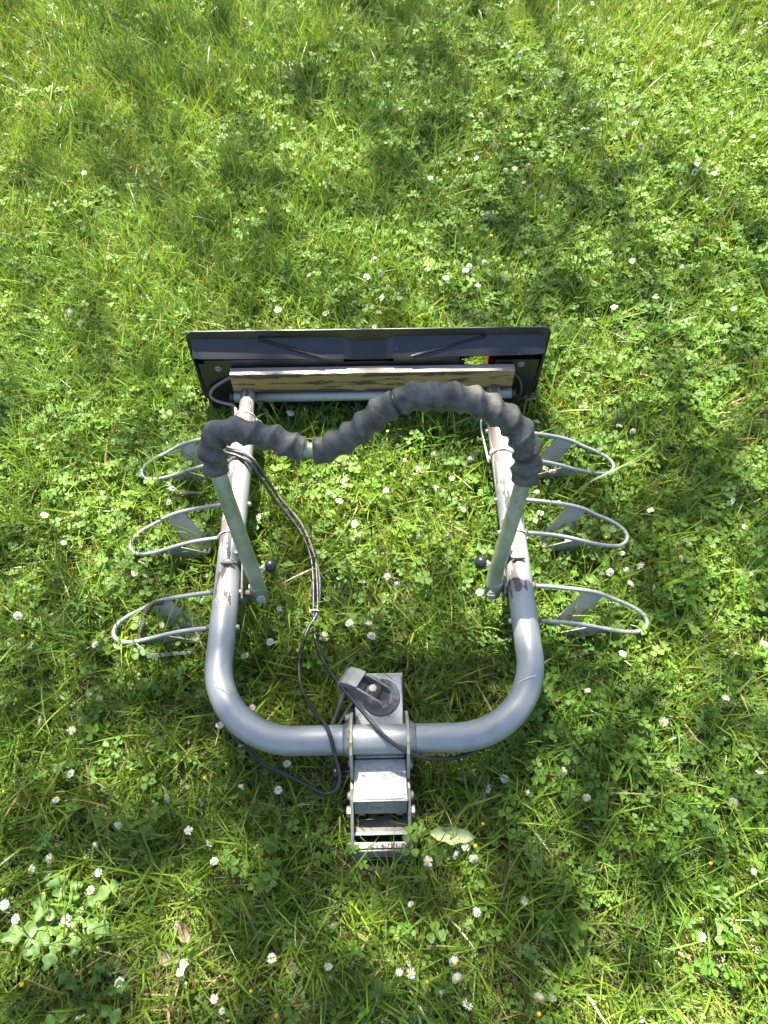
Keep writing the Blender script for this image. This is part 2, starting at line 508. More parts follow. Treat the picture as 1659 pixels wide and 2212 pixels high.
def axis_pts(inner_lo, inner_hi, stepv, outer):
    a = list(np.arange(inner_lo, inner_hi + 1e-6, stepv))
    lo = [inner_lo - k for k in outer][::-1]
    hi = [inner_hi + k for k in outer]
    return np.array(lo + a + hi)
outer = [0.3, 0.8, 1.6, 3, 6, 12, 25, 50, 90, 150]
gx = axis_pts(-4, 4, 0.05, outer); gy = axis_pts(-2, 6.5, 0.05, outer)
X, Y = np.meshgrid(gx, gy, indexing='ij')
Z = gz(X, Y)
nx, ny = X.shape
V = np.stack([X.ravel(), Y.ravel(), Z.ravel()], 1)
idx = np.arange(nx * ny).reshape(nx, ny)
F = np.stack([idx[:-1, :-1].ravel(), idx[1:, :-1].ravel(), idx[1:, 1:].ravel(), idx[:-1, 1:].ravel()], 1)
me = bpy.data.meshes.new('ground')
me.from_pydata(V.tolist(), [], F.tolist())
me.polygons.foreach_set('use_smooth', [True] * len(F))
me.materials.append(M['soil'])
ground = bpy.data.objects.new('ground', me); COL.objects.link(ground)
ground['kind'] = 'structure'

# ------------------------------------------------------------------ bicycle carrier
YAW = R(1.15)
carrier = bpy.data.objects.new('bicycle_carrier', None)
COL.objects.link(carrier)
carrier.location = (-0.0185, 0.364, 0)
carrier.rotation_euler = (0, 0, YAW)
carrier.empty_display_size = 0.1
tag(carrier, 'worn silver tow bar bicycle carrier with padded hoop and black light board on the lawn', 'bicycle carrier')
XL, XR, TZ, TR = -0.311, 0.317, 0.12, 0.0275

# U-shaped main tube
path, rads = [], []
for yv in np.linspace(0.878, 0.16, 40):
    path.append((XL, yv, TZ))
    if yv > 0.77:
        t = min(1, (yv - 0.77) / 0.05); rads.append(TR + (0.0185 - TR) * t * t * (3 - 2 * t))
    else:
        rads.append(TR)
for k in range(1, 25):
    a = math.pi + k / 24 * math.pi / 2
    path.append((XL + 0.16 + 0.16 * math.cos(a), 0.16 + 0.16 * math.sin(a), TZ)); rads.append(TR)
for xv in np.linspace(XL + 0.16, XR - 0.16, 18)[1:]:
    path.append((xv, 0, TZ)); rads.append(TR)
for k in range(1, 25):
    a = -math.pi / 2 + k / 24 * math.pi / 2
    path.append((XR - 0.16 + 0.16 * math.cos(a), 0.16 + 0.16 * math.sin(a), TZ)); rads.append(TR)
for yv in np.linspace(0.16, 0.878, 40)[1:]:
    path.append((XR, yv, TZ))
    if yv > 0.77:
        t = min(1, (yv - 0.77) / 0.05); rads.append(TR + (0.0185 - TR) * t * t * (3 - 2 * t))
    else:
        rads.append(TR)
tube = MB().sweep(path, rads, n=36).build('frame_tube', M['silver'], carrier)

# rear cross bar with black end caps
bar = MB().sweep([(-0.352, 0.884, 0.098), (0.0, 0.885, 0.098), (0.368, 0.884, 0.098)], 0.0135, n=24).build('cross_bar', M['bargrey'], carrier)
for sx, ex in ((-1, -0.352), (1, 0.368)):
    MB().lathe([(0.0142, 0), (0.0146, 0.001), (0.0146, 0.007), (0.012, 0.010)], frame((ex - sx * 0.001, 0.884, 0.098), (sx, 0, 0)), n=24).build('end_cap', M['knob'], bar)
for bx in (-0.285, 0.262):
    mb = MB(); hexbolt(mb, (bx, 0.870, 0.092), (0, -1, -0.2), 0.0075, 0.006, 0.01)
    mb.lathe([(0.004, 0), (0.004, 0.014)], frame((bx, 0.865, 0.091), (0, -1, -0.2)), n=12)
    mb.build('bolt', M['rust'], bar)

# weathered timber rail on the bar
nseg = 60
prof_v, prof_f = [], []
r2 = random.Random(3)
for i in range(nseg + 1):
    x = -0.347 + (0.363 + 0.347) * i / nseg
    e = 0.0025 * math.sin(i * 0.7) + r2.uniform(-0.0018, 0.0018) if i < nseg * 0.45 else r2.uniform(-0.0006, 0.0006)
    yf = 0.879
    ring = [(x, yf + r2.uniform(-0.0005, 0.0005), 0.122), (x, yf, 0.1815 + e * 0.6), (x, yf + 0.002 + e, 0.1850), (x, yf + 0.024, 0.1852), (x, yf + 0.0265, 0.182), (x, yf + 0.0265, 0.122)]
    prof_v += ring
for i in range(nseg):
    for k in range(6):
        prof_f.append((i * 6 + k, (i + 1) * 6 + k, (i + 1) * 6 + (k + 1) % 6, i * 6 + (k + 1) % 6))
prof_f.append(tuple(range(6))); prof_f.append(tuple(nseg * 6 + k for k in range(5, -1, -1)))
MB().add(prof_v, prof_f).build('timber_rail', M['timber'], carrier, 0.0006)

# light board: moulded black housing seen from behind
BX0, BX1, BY = -0.448, 0.449, 0.948
bz0, bz1 = 0.018, 0.262
def rrect(x0, x1, z0, z1, r, n=6):
    o = []
    for cx_, cz_, a0 in ((x1 - r, z1 - r, 0), (x0 + r, z1 - r, 90), (x0 + r, z0 + r, 180), (x1 - r, z0 + r, 270)):
        for k in range(n + 1):
            a = R(a0 + 90 * k / n); o.append((cx_ + r * math.cos(a), cz_ + r * math.sin(a)))
    return o
outerp = rrect(BX0, BX1, bz0, bz1, 0.022)
# flange plate: a ring of outer outline round a rectangular opening, so the hole stays open
hx0, hx1, hz0, hz1 = 0.238, 0.318, 0.10, 0.205
inner = []
for (x, z) in outerp:
    cx_, cz_ = (hx0 + hx1) / 2, (hz0 + hz1) / 2
    dx, dz = x - cx_, z - cz_
    k = min((hx1 - cx_) / abs(dx) if dx else 9, (hz1 - cz_) / abs(dz) if dz else 9)
    inner.append((cx_ + dx * k, cz_ + dz * k))
n_ = len(outerp)
v = [(x, BY, z) for x, z in outerp] + [(x, BY, z) for x, z in inner] + [(x, BY + 0.004, z) for x, z in outerp] + [(x, BY + 0.004, z) for x, z in inner]
f = []
for i in range(n_):
    j = (i + 1) % n_
    f += [(i, n_ + i, n_ + j, j), (2 * n_ + i, 2 * n_ + j, 3 * n_ + j, 3 * n_ + i), (i, j, 2 * n_ + j, 2 * n_ + i), (n_ + i, 3 * n_ + i, 3 * n_ + j, n_ + j)]
board = MB().add(v, f).build('light_board', M['plastic'], carrier)
# small lip round the flange
lip = MB().sweep([(x, BY + 0.002, z) for x, z in outerp] + [(outerp[0][0], BY + 0.002, outerp[0][1])], 0.0030, n=8, cap=False).build('flange_lip', M['plastic'], board)
# housing: sloping top wall with a centre notch, back wall, chamfered ends
hs = [(-0.436, 0), (-0.412, 0), (-0.063, 0), (-0.044, -0.014), (0.042, -0.014), (0.060, 0), (0.410, 0), (0.436, 0)]
top_back = [(x, BY, 0.243 + dz) for x, dz in hs]
top_front = [(x, 0.9065 + (0.010 if dz else 0) + (0.004 if k in (0, 7) else 0), 0.207 + dz * 0.9 + (0.006 if k in (0, 1, 6, 7) else 0)) for k, (x, dz) in enumerate(hs)]
K = len(hs)
mb = MB()
mb.add(top_back + top_front, [(i, i + K, i + 1 + K, i + 1) for i in range(K - 1)])
mb.add([top_back[0], top_front[0], (-0.428, 0.912, 0.03), (-0.433, BY, 0.03)], [(0, 3, 2, 1)])
mb.add([top_back[-1], top_front[-1], (0.428, 0.912, 0.03), (0.433, BY, 0.03)], [(0, 1, 2, 3)])
wall = mb.build('top_wall', M['plastic'], board)
so = wall.modifiers.new('thick', 'SOLIDIFY'); so.thickness = 0.003; so.offset = -1
bv = wall.modifiers.new('bevel', 'BEVEL'); bv.width = 0.0022; bv.segments = 2; bv.angle_limit = R(25)
mb = MB()
def wallpiece(xa, za, xb, zb):
    mb.box((xa, 0.9085, za), (xb, 0.9115, zb))
wallpiece(-0.426, 0.03, 0.238, 0.194); wallpiece(0.238, 0.03, 0.318, 0.14); wallpiece(0.318, 0.03, 0.426, 0.194)
wallpiece(-0.410, 0.194, -0.064, 0.206); wallpiece(0.061, 0.194, 0.225, 0.206)
mb.build('back_wall', M['plastic'], board)
for (x0_, x1_) in ((-0.273, -0.115), (0.288, 0.104)):  # raised black strips paint the shaded diagonal grooves of the top wall
    mb = MB()
    pa = Vector((x0_, BY - 0.003, 0.2405)); pb = Vector((x1_, 0.910, 0.2085))
    nrm = Vector((0, -0.66, 0.75))
    d = (pb - pa).normalized(); sd = d.cross(nrm).normalized() * 0.0045
    mb.add([pa - sd, pa + sd, pb + sd, pb - sd, pa - sd * 0.3 + nrm * 0.005, pa + sd * 0.3 + nrm * 0.005, pb + sd * 0.3 + nrm * 0.005, pb - sd * 0.3 + nrm * 0.005],
           [(0, 1, 2, 3), (4, 7, 6, 5), (0, 4, 5, 1), (1, 5, 6, 2), (2, 6, 7, 3), (3, 7, 4, 0)])
    mb.build('groove_shade_strip', M['knob'], board)
for bx in (-0.379, 0.382):
    mb = MB(); mb.lathe([(0.009, 0), (0.009, 0.0016), (0.0075, 0.002)], frame((bx, 0.9085, 0.178), (0, -1, 0)), n=20)
    hexbolt(mb, (bx, 0.9065, 0.178), (0, -1, 0), 0.005, 0.004)
    mb.build('bolt', M['cast'], board)
MB().box((0.307, 0.953, 0.12), (0.335, 0.974, 0.212)).build('tail_light', M['red'], board, 0.003)
for x_ in (-0.40, 0.337):
    MB().box((x_, 0.9527, 0.06), (x_ + 0.085, 0.985, 0.2)).build('lamp_housing', M['knob'], board, 0.004)
# frayed edge at the lower right corner of the board
mb = MB()
for k in range(26):
    x_ = 0.385 + r2.uniform(0, 0.05); z_ = 0.055 + r2.uniform(-0.01, 0.012)
    p0 = Vector((x_, 0.905, z_)); dd = Vector((r2.uniform(-1, 1), r2.uniform(-0.5, 0.1), r2.uniform(-0.6, 0.5))) * 0.009
    mb.sweep([p0, p0 + dd * 0.6, p0 + dd + Vector((0, 0, -0.003))], 0.0011, n=5)
mb.build('frayed_rim', M['straw'], board)

# padded hoop: galvanised tube in a plane leaning back, three rubber sleeves
HOOP = [(-0.240, 0.318, 0.108), (-0.258, 0.358, 0.210), (-0.277, 0.405, 0.315), (-0.293, 0.447, 0.405), (-0.2955, 0.463, 0.438), (-0.278, 0.473, 0.461), (-0.242, 0.475, 0.466),
        (-0.205, 0.471, 0.457), (-0.170, 0.467, 0.447), (-0.137, 0.460, 0.432), (-0.103, 0.457, 0.425), (-0.067, 0.461, 0.435), (-0.023, 0.472, 0.460),
        (0.016, 0.487, 0.491), (0.050, 0.497, 0.513), (0.096, 0.501, 0.523), (0.138, 0.501, 0.522), (0.180, 0.498, 0.516), (0.223, 0.490, 0.499),
        (0.260, 0.480, 0.476), (0.287, 0.466, 0.445), (0.301, 0.448, 0.405), (0.298, 0.427, 0.356), (0.285, 0.392, 0.275), (0.268, 0.350, 0.185), (0.257, 0.318, 0.112)]
hp = catmull(HOOP, 8)
hoop = MB().sweep(hp, 0.0158, n=28).build('padded_hoop', M['galv'], carrier)
cum = [0.0]
for i in range(1, len(hp)):
    cum.append(cum[-1] + (hp[i] - hp[i - 1]).length)
def sub(path_, cum_, a, b_, stepv=0.0025):
    out = []
    s_ = a
    j = 0
    while s_ <= b_:
        while j < len(cum_) - 2 and cum_[j + 1] < s_:
            j += 1
        t = (s_ - cum_[j]) / max(1e-9, cum_[j + 1] - cum_[j])
        out.append(path_[j].lerp(path_[j + 1], t)); s_ += stepv
    return out
def near(pt):
    return cum[min(range(len(hp)), key=lambda i: (hp[i] - Vector(pt)).length)]
s0 = near((-0.290, 0.438, 0.385)); s1 = near((-0.125, 0.459, 0.429)); s2 = near((-0.103, 0.457, 0.425)); s3 = near((0.050, 0.497, 0.513)); s4 = near((0.2985, 0.428, 0.358))
for q, (a, b_) in enumerate(((s0, s1), (s2, s3), (s3 + 0.0015, s4))):
    pp = sub(hp, cum, a, b_)
    Lt = (len(pp) - 1) * 0.0025
    def rf(L, th, r, q=q, Lt=Lt):
        w = 0.0362
        ph = 2 * math.pi * L / w + th * (1 if q < 2 else -1)
        bulge = 0.0030 * (1 - 1.8 * abs(math.sin(ph / 2))) + 0.0010 * math.cos(ph)
        e = min(L, Lt - L)
        if (q == 0 and L > Lt - 0.02) or (q == 1 and L < 0.02):
            bulge = bulge * 0.5 + 0.003 * math.exp(-e / 0.006) + 0.0012 * math.sin(th * 3 + 1)
        elif e < 0.008:
            bulge = bulge * e / 0.008 - 0.003 * (1 - e / 0.008)
        return r + bulge + 0.0006 * math.sin(th * 2 + L * 60)
    g = MB().sweep(pp, (0.0242, 0.0256, 0.0264)[q], n=36, rfun=rf)
    g.build('rubber_grip', M['rubber'], hoop)
# feet of the hoop: pivot bolts, black knobs, brackets on the side tubes
for sx, px, bx in ((1, -0.240, XL), (-1, 0.257, XR)):
    mb = MB(); hexbolt(mb, (px + sx * 0.002, 0.3035, 0.112), (0.1 * sx, -0.85, 0.5), 0.0105, 0.006, 0.012)
    mb.box((-0.008, -0.0016, 0.0055), (0.008, 0.0016, 0.0085), frame((px + sx * 0.002, 0.3035, 0.112), (0.1 * sx, -0.85, 0.5)))
    mb.build('pivot_bolt', M['bolt'], hoop)
    MB().lathe([(0.0172, 0), (0.0172, 0.034), (0.0166, 0.038)], frame((px - sx * 0.002, 0.312, 0.096), (0.16 * -sx, 0.42, 1.0)), n=28).build('clamped_foot', M['galv'], hoop)
    mb = MB(); kz, ky = 0.150, 0.366
    mb.lathe([(0.0045, 0), (0.0045, 0.022)], frame((px - sx * 0.002, ky - 0.012, kz), (sx, 0.15, 0.1)), n=12)
    hexbolt(mb, (px + sx * 0.008, ky - 0.011, kz + 0.001), (sx, 0.15, 0.1), 0.0075, 0.006)
    mb.build('knob_screw', M['bolt'], hoop)
    MB().lathe([(0.006, 0), (0.012, 0.003), (0.0152, 0.009), (0.0150, 0.016), (0.0115, 0.0215), (0.005, 0.024)], frame((px + sx * 0.013, ky - 0.009, kz + 0.002), (sx, 0.15, 0.1)), n=24).build('knob', M['knob'], hoop)
    # bracket: a strap over the tube and a plate that carries the pivot
    arc = [(bx + math.cos(a) * (TR + 0.0022), TZ + math.sin(a) * (TR + 0.0022)) for a in (np.linspace(R(15), R(108), 14) if sx > 0 else np.linspace(R(72), R(165), 14))]
    mb = MB()
    vv_ = []
    for (x_, z_) in arc:
        dx_, dz_ = (x_ - bx) / (TR + 0.0022), (z_ - TZ) / (TR + 0.0022)
        for rr_ in (-0.0019, 0.0025):
            for yy in (0.372, 0.3785):
                vv_.append((x_ + dx_ * rr_, yy, z_ + dz_ * rr_))
    ff = []
    for i in range(len(arc) - 1):
        a_, b2 = i * 4, i * 4 + 4
        ff += [(a_, a_ + 1, b2 + 1, b2), (a_ + 2, b2 + 2, b2 + 3, a_ + 3), (a_, b2, b2 + 2, a_ + 2), (a_ + 1, a_ + 3, b2 + 3, b2 + 1)]
    mb.add(vv_, ff)
    ix = bx + sx * (TR + 0.004)
    pl = [(0.300, 0.080), (0.330, 0.075), (0.372, 0.095), (0.392, 0.125), (0.392, 0.162), (0.380, 0.168), (0.368, 0.150), (0.320, 0.132), (0.300, 0.120)]
    mb.prism(pl, 'x', ix, ix + sx * 0.004)
    mb.box((min(ix, ix - sx * 0.012), 0.384, 0.150), (max(ix, ix - sx * 0.012), 0.388, 0.166))
    br = mb.build('pivot_bracket', M['couple'], carrier, 0.0006)
    MB().box((bx + sx * 0.002 - 0.014, 0.3665, TZ + TR + 0.0012), (bx + sx * 0.002 + 0.014, 0.3705, TZ + TR + 0.0075)).build('bracket_edge', M['rust'], br, 0.0006)
    mb = MB(); hexbolt(mb, (bx + sx * (TR - 0.010), 0.395, 0.152), (sx * 0.3, 0, 1), 0.006, 0.004)
    mb.build('bolt', M['bolt'], br)
    mb = MB().lathe([(0.007, 0), (0.007, abs(px - ix) - 0.010)], frame((ix + sx * 0.004, 0.318, 0.108), (sx, 0, 0)), n=16)
    mb.build('spacer', M['rust'], br)

# wheel cradles: bent rod loops with a V strap slung below, three each side
ROWS = [(0.748, 0.664, -0.004), (0.541, 0.453, 0.0), (0.317, 0.236, 0.002)]
def cradle(side, yf, yn, jit, k):
    bx = XL if side < 0 else XR
    ext = (1.0 if side < 0 else 1.12) + (0.03 if k == 0 else 0)
    def pt(dx, t, z):       # dx outwards from the tube, t 0 near .. 1 far
        return Vector((bx + side * dx * ext, yn + (yf - yn) * t + jit, z))
    pts = [pt(0.0, 1.0, 0.117), pt(0.035, 1.0, 0.116), pt(0.085, 1.0, 0.104), pt(0.125, 1.0, 0.092), pt(0.160, 0.98, 0.078), pt(0.190, 0.90, 0.062), pt(0.222, 0.76, 0.052),
           pt(0.246, 0.58, 0.044), pt(0.256, 0.36, 0.040), pt(0.250, 0.16, 0.040), pt(0.232, 0.02, 0.044), pt(0.200, -0.03, 0.055), pt(0.160, 0.0, 0.068), pt(0.125, 0.0, 0.086), pt(0.085, 0.0, 0.102), pt(0.035, 0.0, 0.114), pt(0.0, 0.0, 0.117)]
    cr = MB().sweep(catmull(pts, 5), 0.0047, n=12).build('wheel_cradle', M['rod'], carrier)
    # welded nuts and bolt heads where the rod ends pass through the tube
    for t in (0, 1):
        p = pt(0.0, t, 0.117)
        mb = MB(); mb.lathe([(0.0058, 0), (0.0060, 0.003), (0.0052, 0.0065), (0.003, 0.008)], frame((bx - side * (TR - 0.001), p.y, 0.117), (-side, 0, 0)), n=14)
        mb.build('rod_end', M['bolt'], cr)
        mb = MB(); mb.lathe([(0.0085, 0), (0.0075, 0.004), (0.0056, 0.008)], frame((bx + side * (TR - 0.0015), p.y, 0.1175), (side, 0, -0.02)), n=12)
        mb.build('weld', M['rust'], cr)
    # V strap
    F_ = pt(0.150, 0.97, 0.078); N_ = pt(0.160, 0.03, 0.066)
    Bm = pt(0.098, 0.24, 0.012)
    wd = Vector((side * 0.042, -0.002, -0.018))
    prof = []
    for t in np.linspace(0, 1, 9): prof.append(F_.lerp(Bm + Vector((0, 0.016, 0.008)), t))
    for t in np.linspace(0, 1, 7)[1:]:
        a, c2, e = Bm + Vector((0, 0.016, 0.008)), Bm + Vector((-side * 0.004, 0.0, -0.006)), Bm + Vector((0, -0.014, 0.008))
        prof.append(a * (1 - t) ** 2 + c2 * 2 * t * (1 - t) + e * t * t)
    for t in np.linspace(0, 1, 9)[1:]: prof.append((Bm + Vector((0, -0.014, 0.008))).lerp(N_, t))
    mb = MB()
    vv_ = []
    for i, p in enumerate(prof):
        u = i / (len(prof) - 1)
        w = 1.0 + 0.12 * math.sin(u * math.pi)
        vv_ += [p - wd * 0.55 * w, p + wd * 0.55 * w]
    mb.add(vv_, [(2 * i, 2 * i + 1, 2 * i + 3, 2 * i + 2) for i in range(len(prof) - 1)], False)
    st = mb.build('wheel_strap', M['strap'], cr)
    so_ = st.modifiers.new('thick', 'SOLIDIFY'); so_.thickness = 0.0022; so_.offset = 0
    # slot in the strap, not cut: a black oval paints its shade
    q = F_.lerp(Bm, 0.72) 
    dn = (Bm - F_).normalized(); wn_ = wd.normalized(); nn = dn.cross(wn_).normalized()
    if nn.z < 0: nn = -nn
    fr = Matrix((wn_, dn, nn)).transposed().to_4x4(); fr.translation = q + nn * 0.0014
    MB().prism(rrect(-0.010, 0.010, -0.0022, 0.0022, 0.0021, 4), 'z', 0, 0.0006, fr).build('strap_slot_shade', M['knob'], cr)
    return cr
cradles = {}
for k, (yf, yn, j) in enumerate(ROWS):
    for side in (-1, 1):
        cradles[(side, k)] = cradle(side, yf, yn, 0.0 if side < 0 else j, k)
# bent loose strap ends on the left front and left rear cradles
for k, (p0, p1, p2) in enumerate(((Vector((-0.505, 0.222, 0.055)), Vector((-0.480, 0.205, 0.045)), Vector((-0.385, 0.218, 0.030))),
                                  (Vector((-0.500, 0.648, 0.050)), Vector((-0.478, 0.630, 0.040)), Vector((-0.420, 0.635, 0.028))))):
    w = Vector((0.001, 0.0055, 0.005))
    mb = MB().add([p0 - w * 0.4, p0 + w, p1 - w * 0.6, p1 + w * 0.8, p2 - w * 0.3, p2 + w * 0.3], [(0, 1, 3, 2), (2, 3, 5, 4)])
    o = mb.build('bent_strap_end', M['strap'], cradles[(-1, 2 if k == 0 else 0)])
    so_ = o.modifiers.new('thick', 'SOLIDIFY'); so_.thickness = 0.002
# rusty coil spring on the left front cradle
core = catmull([(-0.452, 0.309, 0.088), (-0.474, 0.304, 0.093), (-0.488, 0.285, 0.088), (-0.497, 0.258, 0.068), (-0.503, 0.232, 0.050)], 12)
hel = []
turns = 34
for i in range(turns * 12 + 1):
    t = i / (turns * 12)
    s_ = t * (len(core) - 1.001); j = int(s_)
    p = core[j].lerp(core[j + 1], s_ - j); T_ = (core[j + 1] - core[j]).normalized()
    n_v = Vector((0, 0, 1)) - T_ * T_.z; n_v.normalize(); b_v = T_.cross(n_v)
    a = 2 * math.pi * turns * t
    hel.append(p + n_v * math.cos(a) * 0.0050 + b_v * math.sin(a) * 0.0050)
MB().sweep(hel, 0.00115, n=6).build('coil_spring', metal_worn('dull_spring_rust', (0.055, 0.045, 0.038), (0.12, 0.085, 0.065), 0.3, 0.6), cradles[(-1, 2)], label='rusty brown coil spring')

# grey rod along the inside of the right tube
MB().sweep(catmull([(XR - 0.028, 0.83, 0.10), (XR - 0.040, 0.775, 0.104), (XR - 0.037, 0.72, 0.104), (XR - 0.031, 0.66, 0.10)], 6), 0.003, n=8).build('stay_wire', M['bargrey'], carrier)

# cable ties
def tie(c, d, r, head_a, tail=0.0):
    fr = frame(c, d, (1, 0, 0))
    pts = [fr @ Vector((math.cos(a) * r, math.sin(a) * r, 0)) for a in np.linspace(0, 2 * math.pi, 37)]
    mb = MB().sweep(pts, 0.0016, n=8, cap=False)
    hpnt = Vector((math.cos(head_a) * (r + 0.001), math.sin(head_a) * (r + 0.001), 0))
    mb.box((-0.0028, -0.0036, -0.0028), (0.0028, 0.0036, 0.0028), fr @ Matrix.Translation(hpnt) @ Matrix.Rotation(head_a, 4, 'Z'))
    if tail:
        a = head_a
        q0 = fr @ hpnt; q1 = fr @ (hpnt + Vector((math.cos(a + 0.4), math.sin(a + 0.4), 0.2)) * tail)
        mb.sweep([q0, q0.lerp(q1, 0.5) + Vector((0, 0, 0.002)), q1], 0.0012, n=6)
    mb.build('cable_tie', M['nylon'], carrier)
tie((XL, 0.800, TZ), (0.12, 1, 0.1), 0.0245, 0.4, 0.02)
tie((XL, 0.452, TZ), (0, 1, 0.05), TR + 0.002, 2.6, 0.01)
tie((XR, 0.664, TZ), (0.08, 1, 0.0), TR + 0.003, 3.6)
tie((XR, 0.440, TZ), (-0.05, 1, 0.0), TR + 0.002, 0.3, 0.018)
tie((XL + 0.016, 0.095, TZ), (0.55, 1, 0.0), TR + 0.0015, 3.5, 0.0)
tie((XR - 0.013, 0.105, TZ), (-0.35, 1, 0.0), TR + 0.0015, 0.2, 0.008)
tie((-0.128, 0.298, 0.052), (0.05, 1, 0.0), 0.0085, 3.0)

# cables
def cable(pts, r, mat, name='cable'):
    return MB().sweep(catmull(pts, 6), r, n=10).build(name, M[mat], carrier)
A = [(-0.350, 0.700, 0.140), (-0.339, 0.670, 0.152), (-0.305, 0.655, 0.154), (-0.278, 0.638, 0.146), (-0.253, 0.616, 0.105), (-0.224, 0.582, 0.072), (-0.192, 0.546, 0.060), (-0.162, 0.503, 0.054), (-0.138, 0.440, 0.052), (-0.130, 0.380, 0.052), (-0.1265, 0.294, 0.052)]
def off(pts, o):
    return [(p[0] + o[0], p[1] + o[1], p[2] + o[2]) for p in pts]
cable(off(A, (0.004, 0.004, 0)) + [(-0.139, 0.262, 0.052), (-0.150, 0.228, 0.052), (-0.157, 0.183, 0.053), (-0.151, 0.129, 0.062), (-0.127, 0.076, 0.090), (-0.096, 0.030, 0.136), (-0.082, 0.000, 0.1515), (-0.074, -0.030, 0.136), (-0.066, -0.062, 0.108), (-0.072, -0.083, 0.088), (-0.095, -0.086, 0.068), (-0.126, -0.070, 0.054), (-0.181, -0.043, 0.052), (-0.218, -0.027, 0.052), (-0.247, -0.002, 0.058), (-0.285, 0.040, 0.075), (-0.305, 0.10, 0.085)], 0.0040, 'cable')
cable(off(A, (-0.004, -0.004, 0)) + [(-0.127, 0.262, 0.052), (-0.124, 0.230, 0.052), (-0.105, 0.178, 0.066), (-0.072, 0.119, 0.104), (-0.040, 0.072, 0.132), (-0.014, 0.036, 0.148), (0.008, 0.008, 0.1535), (0.032, -0.014, 0.150), (0.062, -0.030, 0.138), (0.096, -0.038, 0.124), (0.141, -0.036, 0.110), (0.177, -0.027, 0.100), (0.208, -0.007, 0.088), (0.245, 0.03, 0.086)], 0.0040, 'cable')
cable(off(A[:9], (0.001, 0.009, 0.004)) + [(-0.120, 0.380, 0.050), (-0.121, 0.300, 0.050), (-0.124, 0.255, 0.050)], 0.0030, 'cablegrey')
cable([(-0.350, 0.9075, 0.150), (-0.375, 0.902, 0.138), (-0.402, 0.898, 0.118), (-0.412, 0.890, 0.100), (-0.398, 0.876, 0.096), (-0.372, 0.862, 0.100), (-0.345, 0.846, 0.106), (-0.338, 0.80, 0.108), (-0.341, 0.74, 0.120), (-0.350, 0.700, 0.140)], 0.0042, 'cablegrey')
cable([(0.366, 0.9075, 0.150), (0.384, 0.900, 0.132), (0.391, 0.886, 0.105), (0.385, 0.876, 0.070), (0.372, 0.865, 0.045)], 0.0040, 'cable')

# ------------------------------------------------------------------ coupling at the front
cx = 0.010
coup = MB()
# zinc plated top of the channel: rear part
x0, x1 = cx - 0.048, cx + 0.048
coup.box((x0, -0.028, 0.028), (x1, 0.134, 0.0915))
coup.build('coupling', M['zinc'], carrier, 0.003)
coup_o = [o for o in carrier.children if o.name.startswith('coupling')][0]
# front part of the top plate, slightly sloped, open at its front end
mb = MB()
mb.add([(x0 - 0.001, -0.030, 0.0905), (x1 + 0.001, -0.030, 0.0905), (x1 + 0.003, -0.106, 0.0865), (x0 - 0.003, -0.106, 0.0865), (x0 - 0.003, -0.106, 0.083), (x1 + 0.003, -0.106, 0.083), (x1 + 0.001, -0.030, 0.086), (x0 - 0.001, -0.030, 0.086)],
       [(3, 2, 1, 0), (4, 5, 2, 3), (7, 6, 5, 4), (0, 1, 6, 7), (0, 7, 4, 3), (1, 2, 5, 6)])
mb.box((x0 - 0.002, -0.100, 0.040), (x0 + 0.002, -0.032, 0.084)); mb.box((x1 - 0.002, -0.100, 0.040), (x1 + 0.002, -0.032, 0.084))
mb.build('top_plate', M['zinc'], coup_o, 0.0012)
mb = MB().prism([(-0.1065, 0.0830), (-0.1035, 0.0790), (-0.1180, 0.0560), (-0.1220, 0.0575)], 'x', x0 - 0.001, x1 + 0.001); mb.build('inner_lip', M['couple'], coup_o, 0.0008)
for xa in (x0 + 0.006, x1 - 0.018):
    MB().box((xa, -0.122, 0.036), (xa + 0.012, -0.108, 0.050)).build('inner_block', M['couple'], coup_o, 0.001)
mb = MB().box((x0 + 0.002, 0.131, 0.030), (x1 + 0.001, 0.141, 0.0900)); mb.build('end_plug', M['cast'], coup_o, 0.001)
pl = MB().prism(rrect(-0.044, 0.044, -0.017, 0.017, 0.003, 3), 'z', 0.0, 0.0009)
plq = pl.build('maker_plaque', M['plaque'], coup_o, loc=(cx - 0.001, -0.0845, 0.0885))
plq.rotation_euler = (R(3.0), 0, 0)
